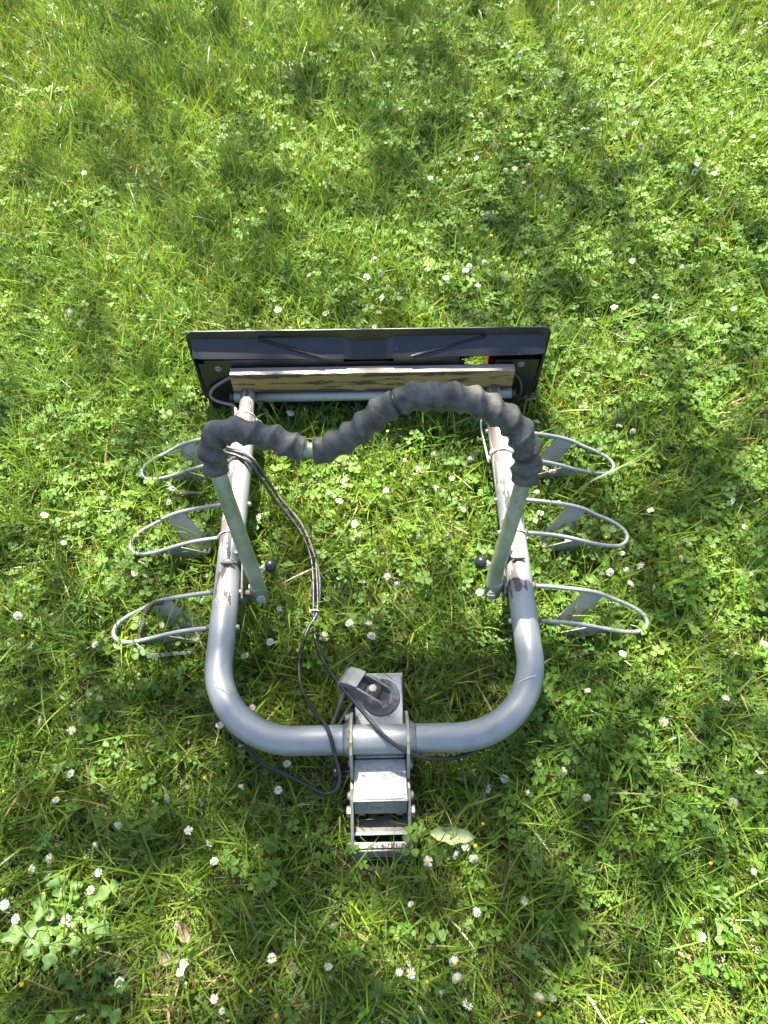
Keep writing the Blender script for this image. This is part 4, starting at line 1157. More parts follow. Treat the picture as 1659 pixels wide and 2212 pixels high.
# ------------------------------------------------------------------ daisies
DAISIES = [
  (-1.089, 3.375, 'w', 'leftmost white daisy along the far lawn edge, left half'),
  (-1.000, 3.482, 'w', 'second white daisy from left along the far lawn edge, left half'),
  (-0.580, 3.326, 'w', 'second white daisy from right along the far lawn edge, left half'),
  (-0.441, 3.340, 'w', 'rightmost white daisy along the far lawn edge, left half'),
  (-1.391, 3.019, 'w', 'leftmost white daisy in the far left lawn'),
  (-1.351, 2.953, 'w', 'second white daisy from left in the far left lawn'),
  (-0.896, 3.070, 'w', 'third white daisy from left in the far left lawn'),
  (-0.875, 3.144, 'w', 'second white daisy from right in the far left lawn'),
  (-0.825, 3.182, 'w', 'rightmost white daisy in the far left lawn'),
  (-0.550, 3.260, 'w', 'leftmost white daisy in the far lawn behind board middle'),
  (-0.431, 3.250, 'w', 'second white daisy from left in the far lawn behind board middle'),
  (0.093, 3.280, 'w', 'rightmost white daisy in the far lawn behind board middle'),
  (-0.478, 2.562, 'w', 'leftmost white daisy in long grass left of dark clover'),
  (-0.394, 2.514, 'w', 'second white daisy from left in long grass left of dark clover'),
  (0.055, 2.638, 'w', 'rightmost white daisy in long grass left of dark clover'),
  (-1.180, 1.956, 'w', 'leftmost white daisy on the left margin far behind board'),
  (-1.050, 1.913, 'w', 'second white daisy from left on the left margin far behind board'),
  (-1.084, 2.196, 'w', 'third white daisy from left on the left margin far behind board'),
  (-1.053, 2.126, 'w', 'fourth white daisy from left on the left margin far behind board'),
  (-1.031, 2.050, 'w', 'third white daisy from right on the left margin far behind board'),
  (-1.059, 2.232, 'w', 'second white daisy from right on the left margin far behind board'),
  (-1.010, 2.256, 'w', 'rightmost white daisy on the left margin far behind board'),
  (-0.901, 1.582, 'w', 'left one of two white daisies in grass behind the board left end'),
  (-0.870, 1.557, 'w', 'right one of two white daisies in grass behind the board left end'),
  (-0.079, 1.710, 'w', 'leftmost white daisy, farther half, just behind the board, middle'),
  (-0.051, 1.745, 'w', 'second white daisy from left, farther half, just behind the board, middle'),
  (-0.027, 1.780, 'w', 'third white daisy from left, farther half, just behind the board, middle'),
  (-0.010, 1.720, 'w', 'third white daisy from right, farther half, just behind the board, middle'),
  (0.006, 1.855, 'w', 'second white daisy from right, farther half, just behind the board, middle'),
  (0.042, 1.812, 'w', 'rightmost white daisy, farther half, just behind the board, middle'),
  (-0.089, 1.634, 'w', 'leftmost white daisy, nearer half, just behind the board, middle'),
  (-0.054, 1.555, 'w', 'second white daisy from left, nearer half, just behind the board, middle'),
  (-0.026, 1.534, 'w', 'third white daisy from left, nearer half, just behind the board, middle'),
  (-0.016, 1.569, 'w', 'third white daisy from right, nearer half, just behind the board, middle'),
  (-0.006, 1.657, 'w', 'second white daisy from right, nearer half, just behind the board, middle'),
  (0.072, 1.680, 'w', 'rightmost white daisy, nearer half, just behind the board, middle'),
  (-0.308, 1.607, 'w', 'leftmost white daisy just behind the board, left part'),
  (-0.262, 1.531, 'w', 'second white daisy from left just behind the board, left part'),
  (-0.224, 1.612, 'w', 'third white daisy from left just behind the board, left part'),
  (-0.217, 1.730, 'w', 'third white daisy from right just behind the board, left part'),
  (-0.170, 1.598, 'w', 'second white daisy from right just behind the board, left part'),
  (-0.151, 1.725, 'w', 'rightmost white daisy just behind the board, left part'),
  (0.100, 2.992, 'w', 'leftmost white daisy, farther half, in the dark clover patch far back'),
  (0.184, 2.926, 'w', 'second white daisy from left, farther half, in the dark clover patch far back'),
  (0.215, 2.979, 'w', 'third white daisy from left, farther half, in the dark clover patch far back'),
  (0.274, 2.918, 'w', 'third white daisy from right, farther half, in the dark clover patch far back'),
  (0.390, 2.875, 'w', 'second white daisy from right, farther half, in the dark clover patch far back'),
  (0.535, 3.030, 'w', 'rightmost white daisy, farther half, in the dark clover patch far back'),
  (0.054, 2.771, 'w', 'leftmost white daisy, nearer half, in the dark clover patch far back'),
  (0.238, 2.734, 'w', 'second white daisy from left, nearer half, in the dark clover patch far back'),
  (0.323, 2.701, 'w', 'third white daisy from left, nearer half, in the dark clover patch far back'),
  (0.475, 2.811, 'w', 'third white daisy from right, nearer half, in the dark clover patch far back'),
  (0.535, 2.755, 'w', 'second white daisy from right, nearer half, in the dark clover patch far back'),
  (0.594, 2.849, 'w', 'rightmost white daisy, nearer half, in the dark clover patch far back'),
  (0.260, 2.360, 'w', 'leftmost white daisy, farther half, in clover behind the board right end'),
  (0.323, 2.635, 'w', 'second white daisy from left, farther half, in clover behind the board right end'),
  (0.319, 2.365, 'w', 'third white daisy from left, farther half, in clover behind the board right end'),
  (0.350, 2.605, 'w', 'fourth white daisy from left, farther half, in clover behind the board right end'),
  (0.443, 2.554, 'w', 'third white daisy from right, farther half, in clover behind the board right end'),
  (0.496, 2.312, 'w', 'second white daisy from right, farther half, in clover behind the board right end'),
  (1.072, 2.319, 'w', 'rightmost white daisy, farther half, in clover behind the board right end'),
  (0.388, 2.210, 'w', 'leftmost white daisy, nearer half, in clover behind the board right end'),
  (0.415, 2.294, 'w', 'second white daisy from left, nearer half, in clover behind the board right end'),
  (0.435, 2.241, 'w', 'third white daisy from left, nearer half, in clover behind the board right end'),
  (0.469, 2.210, 'w', 'fourth white daisy from left, nearer half, in clover behind the board right end'),
  (0.525, 2.140, 'w', 'fourth white daisy from right, nearer half, in clover behind the board right end'),
  (0.992, 2.210, 'w', 'third white daisy from right, nearer half, in clover behind the board right end'),
  (1.030, 2.222, 'w', 'second white daisy from right, nearer half, in clover behind the board right end'),
  (1.105, 2.241, 'w', 'rightmost white daisy, nearer half, in clover behind the board right end'),
  (0.638, 2.866, 'w', 'leftmost white daisy, farther half, in sunny far clover, left side'),
  (0.685, 2.595, 'w', 'second white daisy from left, farther half, in sunny far clover, left side'),
  (0.739, 2.779, 'w', 'third white daisy from left, farther half, in sunny far clover, left side'),
  (0.771, 2.681, 'w', 'second white daisy from right, farther half, in sunny far clover, left side'),
  (0.883, 2.635, 'w', 'rightmost white daisy, farther half, in sunny far clover, left side'),
  (0.700, 2.485, 'w', 'leftmost white daisy, nearer half, in sunny far clover, left side'),
  (0.733, 2.539, 'w', 'second white daisy from left, nearer half, in sunny far clover, left side'),
  (0.719, 2.395, 'w', 'third white daisy from left, nearer half, in sunny far clover, left side'),
  (0.791, 2.574, 'w', 'third white daisy from right, nearer half, in sunny far clover, left side'),
  (0.857, 2.502, 'w', 'second white daisy from right, nearer half, in sunny far clover, left side'),
  (0.906, 2.574, 'w', 'rightmost white daisy, nearer half, in sunny far clover, left side'),
  (0.550, 3.508, 'w', 'leftmost white daisy, farther half, along the far lawn edge, right half'),
  (0.856, 3.491, 'w', 'second white daisy from left, farther half, along the far lawn edge, right half'),
  (1.169, 3.525, 'w', 'third white daisy from left, farther half, along the far lawn edge, right half'),
  (1.226, 3.512, 'w', 'second white daisy from right, farther half, along the far lawn edge, right half'),
  (1.291, 3.508, 'w', 'rightmost white daisy, farther half, along the far lawn edge, right half'),
  (0.738, 3.402, 'w', 'leftmost white daisy, nearer half, along the far lawn edge, right half'),
  (0.776, 3.381, 'w', 'second white daisy from left, nearer half, along the far lawn edge, right half'),
  (0.888, 3.461, 'w', 'third white daisy from left, nearer half, along the far lawn edge, right half'),
  (1.096, 3.486, 'w', 'third white daisy from right, nearer half, along the far lawn edge, right half'),
  (1.138, 3.444, 'w', 'second white daisy from right, nearer half, along the far lawn edge, right half'),
  (1.208, 3.402, 'w', 'rightmost white daisy, nearer half, along the far lawn edge, right half'),
  (0.787, 3.122, 'w', 'leftmost white daisy in the bright far lawn right of middle'),
  (0.836, 3.347, 'w', 'second white daisy from left in the bright far lawn right of middle'),
  (0.881, 3.336, 'w', 'third white daisy from left in the bright far lawn right of middle'),
  (0.862, 3.169, 'w', 'fourth white daisy from left in the bright far lawn right of middle'),
  (0.922, 3.280, 'w', 'third white daisy from right in the bright far lawn right of middle'),
  (0.951, 3.365, 'w', 'second white daisy from right in the bright far lawn right of middle'),
  (0.954, 3.057, 'w', 'rightmost white daisy in the bright far lawn right of middle'),
  (1.063, 3.284, 'w', 'leftmost white daisy, farther half, in the bright far right corner'),
  (1.213, 3.334, 'w', 'second white daisy from left, farther half, in the bright far right corner'),
  (1.299, 3.254, 'w', 'second white daisy from right, farther half, in the bright far right corner'),
  (1.569, 3.324, 'w', 'rightmost white daisy, farther half, in the bright far right corner'),
  (1.185, 3.122, 'w', 'leftmost white daisy, nearer half, in the bright far right corner'),
  (1.244, 3.182, 'w', 'second white daisy from left, nearer half, in the bright far right corner'),
  (1.310, 3.126, 'w', 'third white daisy from left, nearer half, in the bright far right corner'),
  (1.454, 3.202, 'w', 'second white daisy from right, nearer half, in the bright far right corner'),
  (1.551, 3.250, 'w', 'rightmost white daisy, nearer half, in the bright far right corner'),
  (0.903, 2.430, 'w', 'leftmost white daisy in sunny far clover, right side'),
  (0.945, 2.447, 'w', 'second white daisy from left in sunny far clover, right side'),
  (1.014, 2.665, 'w', 'third white daisy from left in sunny far clover, right side'),
  (1.012, 2.574, 'w', 'fourth white daisy from left in sunny far clover, right side'),
  (1.070, 2.476, 'w', 'third white daisy from right in sunny far clover, right side'),
  (1.232, 2.557, 'w', 'second white daisy from right in sunny far clover, right side'),
  (1.289, 2.444, 'w', 'rightmost white daisy in sunny far clover, right side'),
  (0.155, 2.215, 'w', 'leftmost white daisy, farther half, just behind the board, right part'),
  (0.164, 1.860, 'w', 'second white daisy from left, farther half, just behind the board, right part'),
  (0.216, 1.894, 'w', 'third white daisy from left, farther half, just behind the board, right part'),
  (0.220, 1.806, 'w', 'third white daisy from right, farther half, just behind the board, right part'),
  (0.240, 2.038, 'w', 'second white daisy from right, farther half, just behind the board, right part'),
  (0.334, 2.044, 'w', 'rightmost white daisy, farther half, just behind the board, right part'),
  (0.128, 1.743, 'w', 'leftmost white daisy, nearer half, just behind the board, right part'),
  (0.186, 1.738, 'w', 'second white daisy from left, nearer half, just behind the board, right part'),
  (0.241, 1.733, 'w', 'third white daisy from left, nearer half, just behind the board, right part'),
  (0.255, 1.769, 'w', 'third white daisy from right, nearer half, just behind the board, right part'),
  (0.278, 1.702, 'w', 'second white daisy from right, nearer half, just behind the board, right part'),
  (0.305, 1.788, 'w', 'rightmost white daisy, nearer half, just behind the board, right part'),
  (0.443, 1.860, 'w', 'leftmost white daisy, farther half, in clover right of the light board'),
  (0.488, 1.973, 'w', 'second white daisy from left, farther half, in clover right of the light board'),
  (0.740, 1.774, 'w', 'second white daisy from right, farther half, in clover right of the light board'),
  (0.905, 1.785, 'w', 'rightmost white daisy, farther half, in clover right of the light board'),
  (0.576, 1.694, 'w', 'leftmost white daisy, nearer half, in clover right of the light board'),
  (0.652, 1.576, 'w', 'second white daisy from left, nearer half, in clover right of the light board'),
  (0.782, 1.627, 'w', 'second white daisy from right, nearer half, in clover right of the light board'),
  (1.005, 1.590, 'w', 'rightmost white daisy, nearer half, in clover right of the light board'),
  (-0.697, 0.419, 'w', 'leftmost white daisy on left margin level with front tube'),
  (-0.628, 0.400, 'w', 'second white daisy from left on left margin level with front tube'),
  (-0.607, 0.314, 'w', 'third white daisy from left on left margin level with front tube'),
  (-0.614, 0.419, 'w', 'third white daisy from right on left margin level with front tube'),
  (-0.605, 0.469, 'w', 'second white daisy from right on left margin level with front tube'),
  (-0.586, 0.465, 'w', 'rightmost white daisy on left margin level with front tube'),
  (-0.637, 0.146, 'w', 'leftmost white daisy, farther half, around the pale lobed near weed'),
  (-0.609, 0.166, 'w', 'second white daisy from left, farther half, around the pale lobed near weed'),
  (-0.627, 0.270, 'w', 'third white daisy from left, farther half, around the pale lobed near weed'),
  (-0.526, 0.190, 'w', 'third white daisy from right, farther half, around the pale lobed near weed'),
  (-0.516, 0.143, 'w', 'second white daisy from right, farther half, around the pale lobed near weed'),
  (-0.494, 0.220, 'w', 'rightmost white daisy, farther half, around the pale lobed near weed'),
  (-0.668, 0.091, 'w', 'leftmost white daisy, nearer half, around the pale lobed near weed'),
  (-0.645, 0.053, 'w', 'second white daisy from left, nearer half, around the pale lobed near weed'),
  (-0.642, 0.069, 'w', 'third white daisy from left, nearer half, around the pale lobed near weed'),
  (-0.599, 0.135, 'w', 'third white daisy from right, nearer half, around the pale lobed near weed'),
  (-0.555, 0.068, 'w', 'second white daisy from right, nearer half, around the pale lobed near weed'),
  (-0.528, 0.116, 'w', 'rightmost white daisy, nearer half, around the pale lobed near weed'),
  (-0.416, 0.270, 'w', 'leftmost white daisy, farther half, left of the coupling, on the near lawn'),
  (-0.374, 0.286, 'w', 'second white daisy from left, farther half, left of the coupling, on the near lawn'),
  (-0.351, 0.264, 'w', 'second white daisy from right, farther half, left of the coupling, on the near lawn'),
  (-0.202, 0.284, 'w', 'rightmost white daisy, farther half, left of the coupling, on the near lawn'),
  (-0.362, 0.212, 'w', 'leftmost white daisy, nearer half, left of the coupling, on the near lawn'),
  (-0.322, 0.190, 'w', 'second white daisy from left, nearer half, left of the coupling, on the near lawn'),
  (-0.311, 0.161, 'w', 'second white daisy from right, nearer half, left of the coupling, on the near lawn'),
  (-0.143, 0.202, 'w', 'rightmost white daisy, nearer half, left of the coupling, on the near lawn'),
  (-0.447, -0.023, 'w', 'leftmost white daisy, farther half, along the near edge, left part'),
  (-0.347, -0.009, 'w', 'second white daisy from left, farther half, along the near edge, left part'),
  (-0.343, 0.003, 'w', 'second white daisy from right, farther half, along the near edge, left part'),
  (-0.256, -0.021, 'w', 'rightmost white daisy, farther half, along the near edge, left part'),
  (-0.497, -0.071, 'w', 'leftmost white daisy, nearer half, along the near edge, left part'),
  (-0.307, -0.048, 'w', 'second white daisy from left, nearer half, along the near edge, left part'),
  (-0.283, -0.047, 'w', 'second white daisy from right, nearer half, along the near edge, left part'),
  (-0.267, -0.064, 'w', 'rightmost white daisy, nearer half, along the near edge, left part'),
  (-0.359, 0.323, 'w', 'leftmost white daisy just outside the front left bend'),
  (-0.331, 0.410, 'w', 'second white daisy from left just outside the front left bend'),
  (-0.281, 0.369, 'w', 'third white daisy from left just outside the front left bend'),
  (-0.271, 0.292, 'w', 'second white daisy from right just outside the front left bend'),
  (-0.191, 0.336, 'w', 'rightmost white daisy just outside the front left bend'),
  (-0.296, 0.557, 'w', 'leftmost white daisy inside the front bend of the frame'),
  (-0.270, 0.447, 'w', 'second white daisy from left inside the front bend of the frame'),
  (-0.245, 0.588, 'w', 'third white daisy from left inside the front bend of the frame'),
  (-0.129, 0.601, 'w', 'third white daisy from right inside the front bend of the frame'),
  (-0.075, 0.626, 'w', 'second white daisy from right inside the front bend of the frame'),
  (-0.026, 0.604, 'w', 'rightmost white daisy inside the front bend of the frame'),
  (-0.193, 0.011, 'w', 'leftmost white daisy along the near edge, middle'),
  (-0.095, -0.002, 'w', 'second white daisy from left along the near edge, middle'),
  (-0.091, -0.017, 'w', 'second white daisy from right along the near edge, middle'),
  (-0.090, 0.060, 'w', 'rightmost white daisy along the near edge, middle'),
  (0.349, 0.319, 'w', 'leftmost white daisy, farther half, right of the coupling below the right bend'),
  (0.568, 0.419, 'w', 'second white daisy from left, farther half, right of the coupling below the right bend'),
  (0.707, 0.468, 'w', 'second white daisy from right, farther half, right of the coupling below the right bend'),
  (0.731, 0.323, 'w', 'rightmost white daisy, farther half, right of the coupling below the right bend'),
  (0.235, 0.308, 'w', 'leftmost white daisy, nearer half, right of the coupling below the right bend'),
  (0.274, 0.284, 'w', 'second white daisy from left, nearer half, right of the coupling below the right bend'),
  (0.386, 0.273, 'w', 'second white daisy from right, nearer half, right of the coupling below the right bend'),
  (0.670, 0.263, 'w', 'rightmost white daisy, nearer half, right of the coupling below the right bend'),
  (0.081, 0.162, 'w', 'leftmost white daisy just in front of the coupling'),
  (0.134, 0.172, 'w', 'second white daisy from left just in front of the coupling'),
  (0.151, 0.186, 'w', 'third white daisy from left just in front of the coupling'),
  (0.165, 0.166, 'w', 'second white daisy from right just in front of the coupling'),
  (0.200, 0.289, 'w', 'rightmost white daisy just in front of the coupling'),
  (0.250, 0.098, 'w', 'leftmost white daisy on near lawn toward right corner'),
  (0.261, -0.046, 'w', 'second white daisy from left on near lawn toward right corner'),
  (0.281, -0.044, 'w', 'third white daisy from left on near lawn toward right corner'),
  (0.428, -0.073, 'w', 'fourth white daisy from left on near lawn toward right corner'),
  (0.555, 0.043, 'w', 'third white daisy from right on near lawn toward right corner'),
  (0.576, -0.001, 'w', 'second white daisy from right on near lawn toward right corner'),
  (0.666, 0.145, 'w', 'rightmost white daisy on near lawn toward right corner'),
  (0.025, -0.010, 'w', 'leftmost white daisy, farther half, in the near group right of middle'),
  (0.049, 0.091, 'w', 'second white daisy from left, farther half, in the near group right of middle'),
  (0.121, 0.004, 'w', 'second white daisy from right, farther half, in the near group right of middle'),
  (0.165, 0.080, 'w', 'rightmost white daisy, farther half, in the near group right of middle'),
  (0.046, -0.011, 'w', 'leftmost white daisy, nearer half, in the near group right of middle'),
  (0.094, -0.037, 'w', 'second white daisy from left, nearer half, in the near group right of middle'),
  (0.124, -0.019, 'w', 'second white daisy from right, nearer half, in the near group right of middle'),
  (0.140, -0.055, 'w', 'rightmost white daisy, nearer half, in the near group right of middle'),
  (-0.519, 0.943, 'w', 'left one of two white daisies beside the left rear wheel cradle'),
  (-0.510, 0.974, 'w', 'right one of two white daisies beside the left rear wheel cradle'),
  (-0.798, 0.893, 'w', 'leftmost white daisy around the left middle wheel cradle'),
  (-0.749, 0.836, 'w', 'second white daisy from left around the left middle wheel cradle'),
  (-0.596, 0.782, 'w', 'third white daisy from left around the left middle wheel cradle'),
  (-0.569, 0.755, 'w', 'fourth white daisy from left around the left middle wheel cradle'),
  (-0.553, 0.776, 'w', 'third white daisy from right around the left middle wheel cradle'),
  (-0.539, 0.741, 'w', 'second white daisy from right around the left middle wheel cradle'),
  (-0.445, 0.871, 'w', 'rightmost white daisy around the left middle wheel cradle'),
  (-0.797, 0.643, 'w', 'leftmost white daisy around the left front wheel cradle'),
  (-0.758, 0.579, 'w', 'second white daisy from left around the left front wheel cradle'),
  (-0.721, 0.629, 'w', 'third white daisy from left around the left front wheel cradle'),
  (-0.615, 0.577, 'w', 'fourth white daisy from left around the left front wheel cradle'),
  (-0.568, 0.572, 'w', 'third white daisy from right around the left front wheel cradle'),
  (-0.481, 0.622, 'w', 'second white daisy from right around the left front wheel cradle'),
  (-0.400, 0.680, 'w', 'rightmost white daisy around the left front wheel cradle'),
  (-0.084, 0.781, 'w', 'leftmost white daisy, farther half, inside the frame between the pivots'),
  (-0.050, 0.732, 'w', 'second white daisy from left, farther half, inside the frame between the pivots'),
  (0.007, 0.747, 'w', 'second white daisy from right, farther half, inside the frame between the pivots'),
  (0.030, 0.726, 'w', 'rightmost white daisy, farther half, inside the frame between the pivots'),
  (-0.229, 0.662, 'w', 'leftmost white daisy, nearer half, inside the frame between the pivots'),
  (-0.164, 0.697, 'w', 'second white daisy from left, nearer half, inside the frame between the pivots'),
  (-0.033, 0.632, 'w', 'third white daisy from left, nearer half, inside the frame between the pivots'),
  (0.060, 0.661, 'w', 'second white daisy from right, nearer half, inside the frame between the pivots'),
  (0.213, 0.704, 'w', 'rightmost white daisy, nearer half, inside the frame between the pivots'),
  (-0.298, 0.895, 'w', 'leftmost white daisy in the sunny frame middle, left part'),
  (-0.134, 0.972, 'w', 'second white daisy from left in the sunny frame middle, left part'),
  (-0.108, 0.953, 'w', 'third white daisy from left in the sunny frame middle, left part'),
  (-0.097, 1.012, 'w', 'fourth white daisy from left in the sunny frame middle, left part'),
  (-0.091, 0.890, 'w', 'third white daisy from right in the sunny frame middle, left part'),
  (-0.069, 0.869, 'w', 'second white daisy from right in the sunny frame middle, left part'),
  (0.006, 0.962, 'w', 'rightmost white daisy in the sunny frame middle, left part'),
  (0.082, 0.854, 'w', 'leftmost white daisy in the sunny frame middle, right part'),
  (0.130, 0.994, 'w', 'second white daisy from left in the sunny frame middle, right part'),
  (0.151, 0.859, 'w', 'second white daisy from right in the sunny frame middle, right part'),
  (0.191, 0.931, 'w', 'rightmost white daisy in the sunny frame middle, right part'),
  (-0.243, 1.219, 'w', 'leftmost white daisy in the shade below the light board'),
  (-0.006, 1.021, 'w', 'second white daisy from left in the shade below the light board'),
  (0.052, 1.071, 'w', 'third white daisy from left in the shade below the light board'),
  (0.088, 1.048, 'w', 'fourth white daisy from left in the shade below the light board'),
  (0.127, 1.091, 'w', 'third white daisy from right in the shade below the light board'),
  (0.170, 1.021, 'w', 'second white daisy from right in the shade below the light board'),
  (0.214, 1.078, 'w', 'rightmost white daisy in the shade below the light board'),
  (0.375, 0.980, 'w', 'leftmost white daisy, farther half, around the right middle wheel cradle'),
  (0.378, 0.923, 'w', 'second white daisy from left, farther half, around the right middle wheel cradle'),
  (0.425, 0.951, 'w', 'third white daisy from left, farther half, around the right middle wheel cradle'),
  (0.445, 0.928, 'w', 'second white daisy from right, farther half, around the right middle wheel cradle'),
  (0.485, 0.960, 'w', 'rightmost white daisy, farther half, around the right middle wheel cradle'),
  (0.356, 0.891, 'w', 'leftmost white daisy, nearer half, around the right middle wheel cradle'),
  (0.403, 0.893, 'w', 'second white daisy from left, nearer half, around the right middle wheel cradle'),
  (0.434, 0.841, 'w', 'third white daisy from left, nearer half, around the right middle wheel cradle'),
  (0.460, 0.852, 'w', 'second white daisy from right, nearer half, around the right middle wheel cradle'),
  (0.506, 0.826, 'w', 'rightmost white daisy, nearer half, around the right middle wheel cradle'),
  (0.532, 0.800, 'w', 'leftmost white daisy, farther half, by the tip of the right middle cradle'),
  (0.555, 0.815, 'w', 'second white daisy from left, farther half, by the tip of the right middle cradle'),
  (0.590, 0.781, 'w', 'second white daisy from right, farther half, by the tip of the right middle cradle'),
  (0.630, 0.910, 'w', 'rightmost white daisy, farther half, by the tip of the right middle cradle'),
  (0.514, 0.755, 'w', 'leftmost white daisy, nearer half, by the tip of the right middle cradle'),
  (0.549, 0.758, 'w', 'second white daisy from left, nearer half, by the tip of the right middle cradle'),
  (0.558, 0.728, 'w', 'second white daisy from right, nearer half, by the tip of the right middle cradle'),
  (0.605, 0.716, 'w', 'rightmost white daisy, nearer half, by the tip of the right middle cradle'),
  (0.686, 0.797, 'w', 'leftmost white daisy out on the right margin beyond the cradles'),
  (0.835, 0.938, 'w', 'second white daisy from left out on the right margin beyond the cradles'),
  (0.813, 0.761, 'w', 'third white daisy from left out on the right margin beyond the cradles'),
  (0.861, 0.883, 'w', 'fourth white daisy from left out on the right margin beyond the cradles'),
  (0.853, 0.825, 'w', 'third white daisy from right out on the right margin beyond the cradles'),
  (0.839, 0.760, 'w', 'second white daisy from right out on the right margin beyond the cradles'),
  (0.814, 0.582, 'w', 'rightmost white daisy out on the right margin beyond the cradles'),
  (0.399, 0.585, 'w', 'leftmost white daisy beside the right front wheel cradle'),
  (0.424, 0.481, 'w', 'second white daisy from left beside the right front wheel cradle'),
  (0.506, 0.559, 'w', 'rightmost white daisy beside the right front wheel cradle'),
  (0.402, 1.209, 'w', 'leftmost white daisy beside the right rear wheel cradle'),
  (0.404, 1.052, 'w', 'second white daisy from left beside the right rear wheel cradle'),
  (0.414, 1.025, 'w', 'third white daisy from left beside the right rear wheel cradle'),
  (0.459, 1.041, 'w', 'fourth white daisy from left beside the right rear wheel cradle'),
  (0.609, 1.221, 'w', 'third white daisy from right beside the right rear wheel cradle'),
  (0.613, 1.188, 'w', 'second white daisy from right beside the right rear wheel cradle'),
  (0.645, 1.172, 'w', 'rightmost white daisy beside the right rear wheel cradle'),
  (-0.910, 3.396, 'y', 'only yellow petalless daisy head along the far lawn edge, left half'),
  (-0.110, 3.069, 'y', 'only yellow petalless daisy head in the far lawn behind board middle'),
  (-0.554, 2.635, 'y', 'only yellow petalless daisy head in long grass left of dark clover'),
  (-0.233, 1.547, 'y', 'only yellow petalless daisy head just behind the board, left part'),
  (0.109, 2.815, 'y', 'left one of two yellow petalless daisy heads in the dark clover patch far back'),
  (0.333, 2.862, 'y', 'right one of two yellow petalless daisy heads in the dark clover patch far back'),
  (0.362, 2.306, 'y', 'left one of two yellow petalless daisy heads in clover behind the board right end'),
  (0.780, 2.368, 'y', 'right one of two yellow petalless daisy heads in clover behind the board right end'),
  (0.130, 1.711, 'y', 'leftmost yellow petalless daisy head just behind the board, right part'),
  (0.276, 1.961, 'y', 'second yellow petalless daisy head from left just behind the board, right part'),
  (0.330, 1.893, 'y', 'second yellow petalless daisy head from right just behind the board, right part'),
  (0.335, 1.830, 'y', 'rightmost yellow petalless daisy head just behind the board, right part'),
  (0.092, 1.795, 'y', 'only yellow petalless daisy head just behind the board, middle'),
  (1.251, 2.127, 'y', 'only yellow petalless daisy head in clover right of the light board'),
  (-0.759, 0.462, 'y', 'left one of two yellow petalless daisy heads on left margin level with front tube'),
  (-0.492, 0.323, 'y', 'right one of two yellow petalless daisy heads on left margin level with front tube'),
  (-0.682, 0.115, 'y', 'left one of two yellow petalless daisy heads around the pale lobed near weed'),
  (-0.610, 0.109, 'y', 'right one of two yellow petalless daisy heads around the pale lobed near weed'),
  (-0.612, -0.027, 'y', 'leftmost yellow petalless daisy head along the near edge, left part'),
  (-0.336, -0.026, 'y', 'second yellow petalless daisy head from left along the near edge, left part'),
  (-0.224, -0.036, 'y', 'rightmost yellow petalless daisy head along the near edge, left part'),
  (-0.178, -0.070, 'y', 'only yellow petalless daisy head along the near edge, middle'),
  (-0.349, 0.308, 'y', 'only yellow petalless daisy head just outside the front left bend'),
  (0.170, 0.188, 'y', 'left one of two yellow petalless daisy heads just in front of the coupling'),
  (0.186, 0.226, 'y', 'right one of two yellow petalless daisy heads just in front of the coupling'),
  (0.074, -0.023, 'y', 'only yellow petalless daisy head in the near group right of middle'),
  (0.600, 0.159, 'y', 'only yellow petalless daisy head right of the coupling below the right bend'),
  (0.258, -0.068, 'y', 'only yellow petalless daisy head on near lawn toward right corner'),
  (-0.569, 0.837, 'y', 'left one of two yellow petalless daisy heads around the left middle wheel cradle'),
  (-0.423, 0.878, 'y', 'right one of two yellow petalless daisy heads around the left middle wheel cradle'),
  (-0.497, 0.976, 'y', 'only yellow petalless daisy head beside the left rear wheel cradle'),
  (-0.780, 0.601, 'y', 'leftmost yellow petalless daisy head around the left front wheel cradle'),
  (-0.623, 0.591, 'y', 'second yellow petalless daisy head from left around the left front wheel cradle'),
  (-0.557, 0.597, 'y', 'rightmost yellow petalless daisy head around the left front wheel cradle'),
  (0.009, 1.148, 'y', 'left one of two yellow petalless daisy heads in the shade below the light board'),
  (0.079, 1.099, 'y', 'right one of two yellow petalless daisy heads in the shade below the light board'),
  (0.129, 0.828, 'y', 'only yellow petalless daisy head in the sunny frame middle, right part'),
  (-0.059, 0.780, 'y', 'only yellow petalless daisy head inside the frame between the pivots'),
  (0.409, 0.936, 'y', 'leftmost yellow petalless daisy head around the right middle wheel cradle'),
  (0.522, 0.899, 'y', 'second yellow petalless daisy head from left around the right middle wheel cradle'),
  (0.525, 0.854, 'y', 'rightmost yellow petalless daisy head around the right middle wheel cradle'),
  (0.723, 0.656, 'y', 'only yellow petalless daisy head out on the right margin beyond the cradles'),
  (0.380, 1.032, 'y', 'only yellow petalless daisy head beside the right rear wheel cradle'),
  (0.460, 0.800, 'y', 'only yellow petalless daisy head by the tip of the right middle cradle'),
]

def petal_mesh(r, n, L, cup, name, partial=0.0):
    pb = PB()
    for k in range(n):
        if r.random() < partial: continue
        a = 6.283 * k / n + r.uniform(-0.08, 0.08); l_ = L * r.uniform(0.86, 1.06); c_ = cup + r.uniform(-0.18, 0.18)
        u = Vector((math.cos(a), math.sin(a), 0)); w = Vector((-math.sin(a), math.cos(a), 0))
        v, al = [], []
        for t, ww in ((0.28, 0.0006), (0.6, 0.0010), (0.9, 0.0009), (1.0, 0.0003)):
            z = l_ * (t * math.sin(c_) - 0.12 * t * t) 
            c0 = u * (l_ * t * math.cos(c_)) + Vector((0, 0, z + 0.0004))
            v += [tuple(c0 - w * ww), tuple(c0 + w * ww)]; al += [t, t]
        pb.add(v, [(0, 1, 3, 2), (2, 3, 5, 4), (4, 5, 7, 6)], al, r.random())
    return pb.mesh(name, M['petal'])
